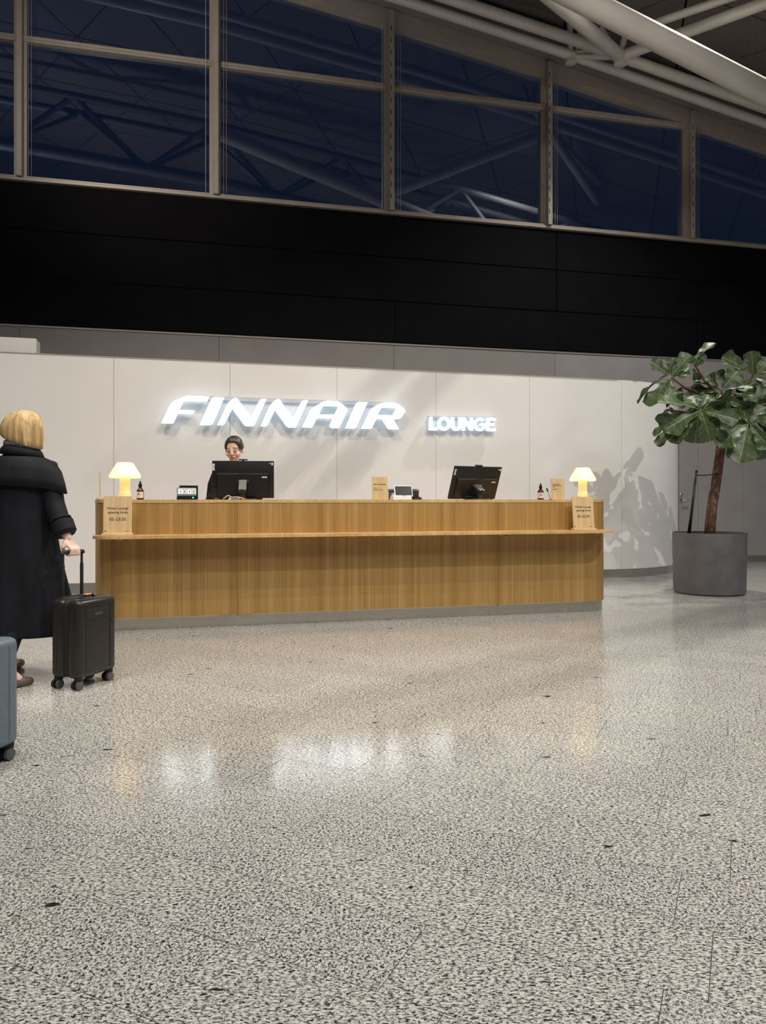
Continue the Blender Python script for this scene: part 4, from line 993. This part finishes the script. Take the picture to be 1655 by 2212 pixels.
coat = remesh(obj('coat', bm, COAT, man, True), .008, 3)
# cuff band on the right sleeve
bm = B(); d_ = (cuff - el_r).normalized(); tube(bm, [cuff - d_ * .085, cuff - d_ * .08, cuff - d_ * .01, cuff + d_ * .004], [.064, .073, .070, .058], 28); obj('cuff', bm, COAT, man, 'auto')
bm = B(); tube(bm, [cuff - d_ * .105, cuff - d_ * .095], [.068, .068], 28); obj('cuff_strap', bm, COAT, man, 'auto')
# storm flap: a loose cape over the back and shoulders, its corner standing off the right arm
bm = B(); n = 48; rr = []
for k, (z, rx, ry) in enumerate(((1.432, .10, .094), (1.412, .155, .114), (1.385, .212, .136), (1.325, .252, .152), (1.26, .268, .162), (1.20, .276, .170))):
    row = []; f = k / 5
    for i in range(n + 1):
        a = R(-200 + 228 * i / n)                          # from the left chest round the back to the right chest
        tip = max(0., 1 - abs(a - R(-14)) / .55)
        side = abs(math.cos(a)) ** 2
        row.append((rx * (1 + .13 * tip * f * f) * math.cos(a), ry * math.sin(a) - .006 - .01 * f * math.sin(3 * a), z + f * .035 * (1 - side) - .02 * tip * f))
    rr.append(row)
loft(bm, rr, cap=False, closed=False); fl_ = obj('storm_flap', bm, COAT, man, True); sd = fl_.modifiers.new('Solid', 'SOLIDIFY'); sd.thickness = .006
# upturned collar
bm = B(); rr = []
for z, rx, ry in ((1.415, .104, .098), (1.45, .102, .096), (1.482, .106, .100), (1.465, .122, .112), (1.43, .138, .122)):
    rr.append([(rx * math.cos(R(-235 + 290 * i / 36)), ry * math.sin(R(-235 + 290 * i / 36)) - .002, z - .012 * math.cos(R(-235 + 290 * i / 36))) for i in range(37)])
loft(bm, rr, cap=False, closed=False); c_ = obj('collar', bm, COAT, man, True); sd = c_.modifiers.new('Solid', 'SOLIDIFY'); sd.thickness = .006
bm = B(); tube(bm, [(.088 * math.cos(R(10 * i)), .082 * math.sin(R(10 * i)) + .01, 1.497 + .006 * math.sin(R(30 * i)) - .016 * math.cos(R(10 * i))) for i in range(37)], .026, 12); obj('scarf', bm, SCARF, man, True)
# bob haircut
bm = B(); rr = []
for z, rx, ry, cx_, cy_, tl_ in ((1.497, .104, .090, .018, .0, .30), (1.507, .122, .104, .008, .0, .30), (1.535, .133, .114, -.002, .005, .24), (1.575, .131, .121, -.002, .01, .16), (1.62, .124, .124, .000, .015, .08), (1.66, .109, .115, .004, .02, .03), (1.695, .082, .09, .006, .022, 0), (1.716, .046, .052, .008, .025, 0), (1.722, .012, .014, .008, .025, 0)):
    rr.append(ell((cx_, cy_, z), rx, ry, 96, (0, tl_, 0), lambda a, z=z: .02 * math.sin(17 * a + 5 * z) + .014 * math.sin(31 * a + 3) + .02 * math.sin(5 * a + 2)))
loft(bm, rr); obj('hair', bm, BLONDE, man, True)
# shoes and trousers
for hip, knee, ank, toe in LEGS:
    d_ = (toe - ank); d_.z = 0; d_.normalize(); heel = Vector((ank.x, ank.y, ank.z - .05)) - d_ * .03
    ball_pt = toe - d_ * .02
    bm = B(); ball(bm, heel, .044, (.9, 1.0, 1.0)); capsule(bm, heel, ball_pt, .040, .036); capsule(bm, ball_pt, toe + d_ * .05 + V(0, 0, -.004), .036, .027)
    sh_ = remesh(obj('shoe', bm, SHOE, man, True), .006, 2)
    bm = B(); tube(bm, [hip, knee, knee * .4 + ank * .6, ank + V(0, 0, -.045)], [.10, .076, .060, .050], 24); obj('trouser_leg', bm, COAT, man, True)

# ---- receptionist behind the counter, facing the camera, head bowed to the monitor
P0 = on_line(508, 7.023, .252, .86); RXc, RYc = P0.x, P0.y
rec = thing('person', 'receptionist with dark brown hair tied back standing behind the left monitor', 'person', (RXc, RYc, 0), R(-4))
zt = zat(945, RYc)                                        # crown of the head
dz = zt - 1.765
h = lambda x, y, z: V(x, y, z + dz)
bm = B()
capsule(bm, h(0, 0, 1.0), h(0, 0, 1.15), .15, .135); capsule(bm, h(0, 0, 1.15), h(0, 0, 1.36), .135, .13); capsule(bm, h(-.13, 0, 1.41), h(.13, 0, 1.41), .07, .07)
capsule(bm, h(0, .01, 1.42), h(0, -.015, 1.56), .056, .052)
HC = h(0, -.035, 1.645)                                   # head centre
ht = Matrix.Translation(HC) @ Euler((R(14), 0, 0)).to_matrix().to_4x4()       # bowed: face (-y) turns downwards
def hp(x, y, z): return ht @ V(x, y, z)
hb = B()
ball(hb, V(0, .01, .03), .098, (.84, 1.0, .98)); ball(hb, V(0, -.015, -.02), .086, (.82, .95, 1.1)); ball(hb, V(0, -.035, -.075), .052, (.95, .95, .9)); ball(hb, V(0, -.068, -.108), .02, (1.2, .8, .8))
for s in (-1, 1):
    ball(hb, V(s * .036, -.060, -.040), .034, (1, .8, 1.0)); ball(hb, V(s * .083, .005, -.02), .024, (.4, .7, 1.2))
    ball(hb, V(s * .031, -.078, .0), .017, (1.15, .7, .8)); ball(hb, V(s * .028, -.074, .022), .022, (1.2, .7, .8))
capsule(hb, V(0, -.086, .014), V(0, -.106, -.032), .009, .012, 12, 3); ball(hb, V(0, -.104, -.038), .014, (1.2, .9, .8))
capsule(hb, V(-.020, -.088, -.067), V(.020, -.088, -.067), .009, .009)
bmesh.ops.transform(hb, matrix=ht, verts=hb.verts[:]); merge(bm, hb)
for s in (-1, 1):
    el = h(s * .235, -.02, 1.14); wr2 = h(s * .12, -.20, 1.17 - dz * .6)
    capsule(bm, h(s * .175, 0, 1.40), el, .05, .042); capsule(bm, el, wr2, .042, .028); relaxed_hand(bm, wr2, V(-s * .35, -1, -.10), V(-s, 0, .3), .95)
    capsule(bm, h(s * .085, 0, .98), V(s * .10, 0, .52), .09, .06); capsule(bm, V(s * .10, 0, .52), V(s * .10, .02, .09), .058, .04); capsule(bm, V(s * .10, .0, .045), V(s * .115, -.14, .035), .042, .034)
remesh(obj('body', bm, SKIN, rec, True), .0045, 7)
# jacket
bm = B(); rr = []
for z, rx, ry in ((.88, .205, .16), (1.0, .19, .15), (1.14, .172, .14), (1.26, .180, .145), (1.36, .19, .14), (1.42, .175, .115), (1.455, .12, .09), (1.48, .078, .078)):
    rr.append(ell(h(0, 0, z), rx, ry, 40))
loft(bm, rr)
for s in (-1, 1):
    el = h(s * .235, -.02, 1.14); wr2 = h(s * .13, -.16, 1.165 - dz * .6)
    tube(bm, [h(s * .11, 0, 1.405), h(s * .175, 0, 1.395), h(s * .215, -.01, 1.28), el, el * .5 + wr2 * .5, wr2], [.066, .072, .066, .060, .052, .044], 22)
remesh(obj('jacket', bm, COAT, rec, True), .008, 3)
for s in (-1, 1):
    bm = B(); tube(bm, [h(s * .088, 0, .98), V(s * .10, 0, .52), V(s * .10, .02, .06)], [.105, .078, .072], 20); obj('trouser_leg', bm, COAT, rec, True)
# hair: centre parting, pulled back tight
hb = B()
for s in (-1, 1):
    rr = []
    for i in range(13):                                   # strips sweeping from the parting over the side of the skull
        a = R(-8 + 112 * i / 12)                           # 0 = top of head, grows down the side
        row = []
        for j in range(13):
            b_ = R(-58 + 150 * j / 12)                     # front hairline to nape
            fr = R(-58) + (R(22) * (i / 12) ** 1.2); b2 = fr + (R(92) - fr) * j / 12
            q = V(s * math.sin(max(a, 0.02)) * math.cos(b2) * .0895, math.sin(b2) * .105 + .008, math.cos(a) * math.cos(b2) * .103 + .028)
            row.append(q)
        rr.append(row)
    loft(hb, rr, cap=False, closed=False)
bmesh.ops.transform(hb, matrix=ht, verts=hb.verts[:])
hr = obj('hair', hb, BROWN_HAIR, rec, True); sd = hr.modifiers.new('Solid', 'SOLIDIFY'); sd.thickness = .014; sd.offset = 0
hb = B(); ball(hb, V(0, .115, .0), .042, (1, .8, 1)); bmesh.ops.transform(hb, matrix=ht, verts=hb.verts[:]); obj('hair_bun', hb, BROWN_HAIR, rec, True)
for s in (-1, 1):
    hb = B(); tube(hb, [V(s * .012, -.1015, .026), V(s * .03, -.0965, .033), V(s * .052, -.081, .026)], [.0022, .0034, .0018], 8); bmesh.ops.transform(hb, matrix=ht, verts=hb.verts[:]); obj('eyebrow', hb, BROW, rec, True)
    hb = B(); tube(hb, [V(s * .016, -.0935, -.004), V(s * .031, -.0955, -.0085), V(s * .047, -.086, -.003)], [.0016, .0042, .0018], 8); bmesh.ops.transform(hb, matrix=ht, verts=hb.verts[:]); obj('eyelashes', hb, LASH, rec, True)
hb = B(); tube(hb, [V(-.024, -.0895, -.067), V(-.010, -.0985, -.0655), V(0, -.099, -.067), V(.010, -.0985, -.0655), V(.024, -.0895, -.067)], [.002, .0055, .005, .0055, .002], 8); bmesh.ops.transform(hb, matrix=ht, verts=hb.verts[:]); obj('lips', hb, LIP, rec, True)
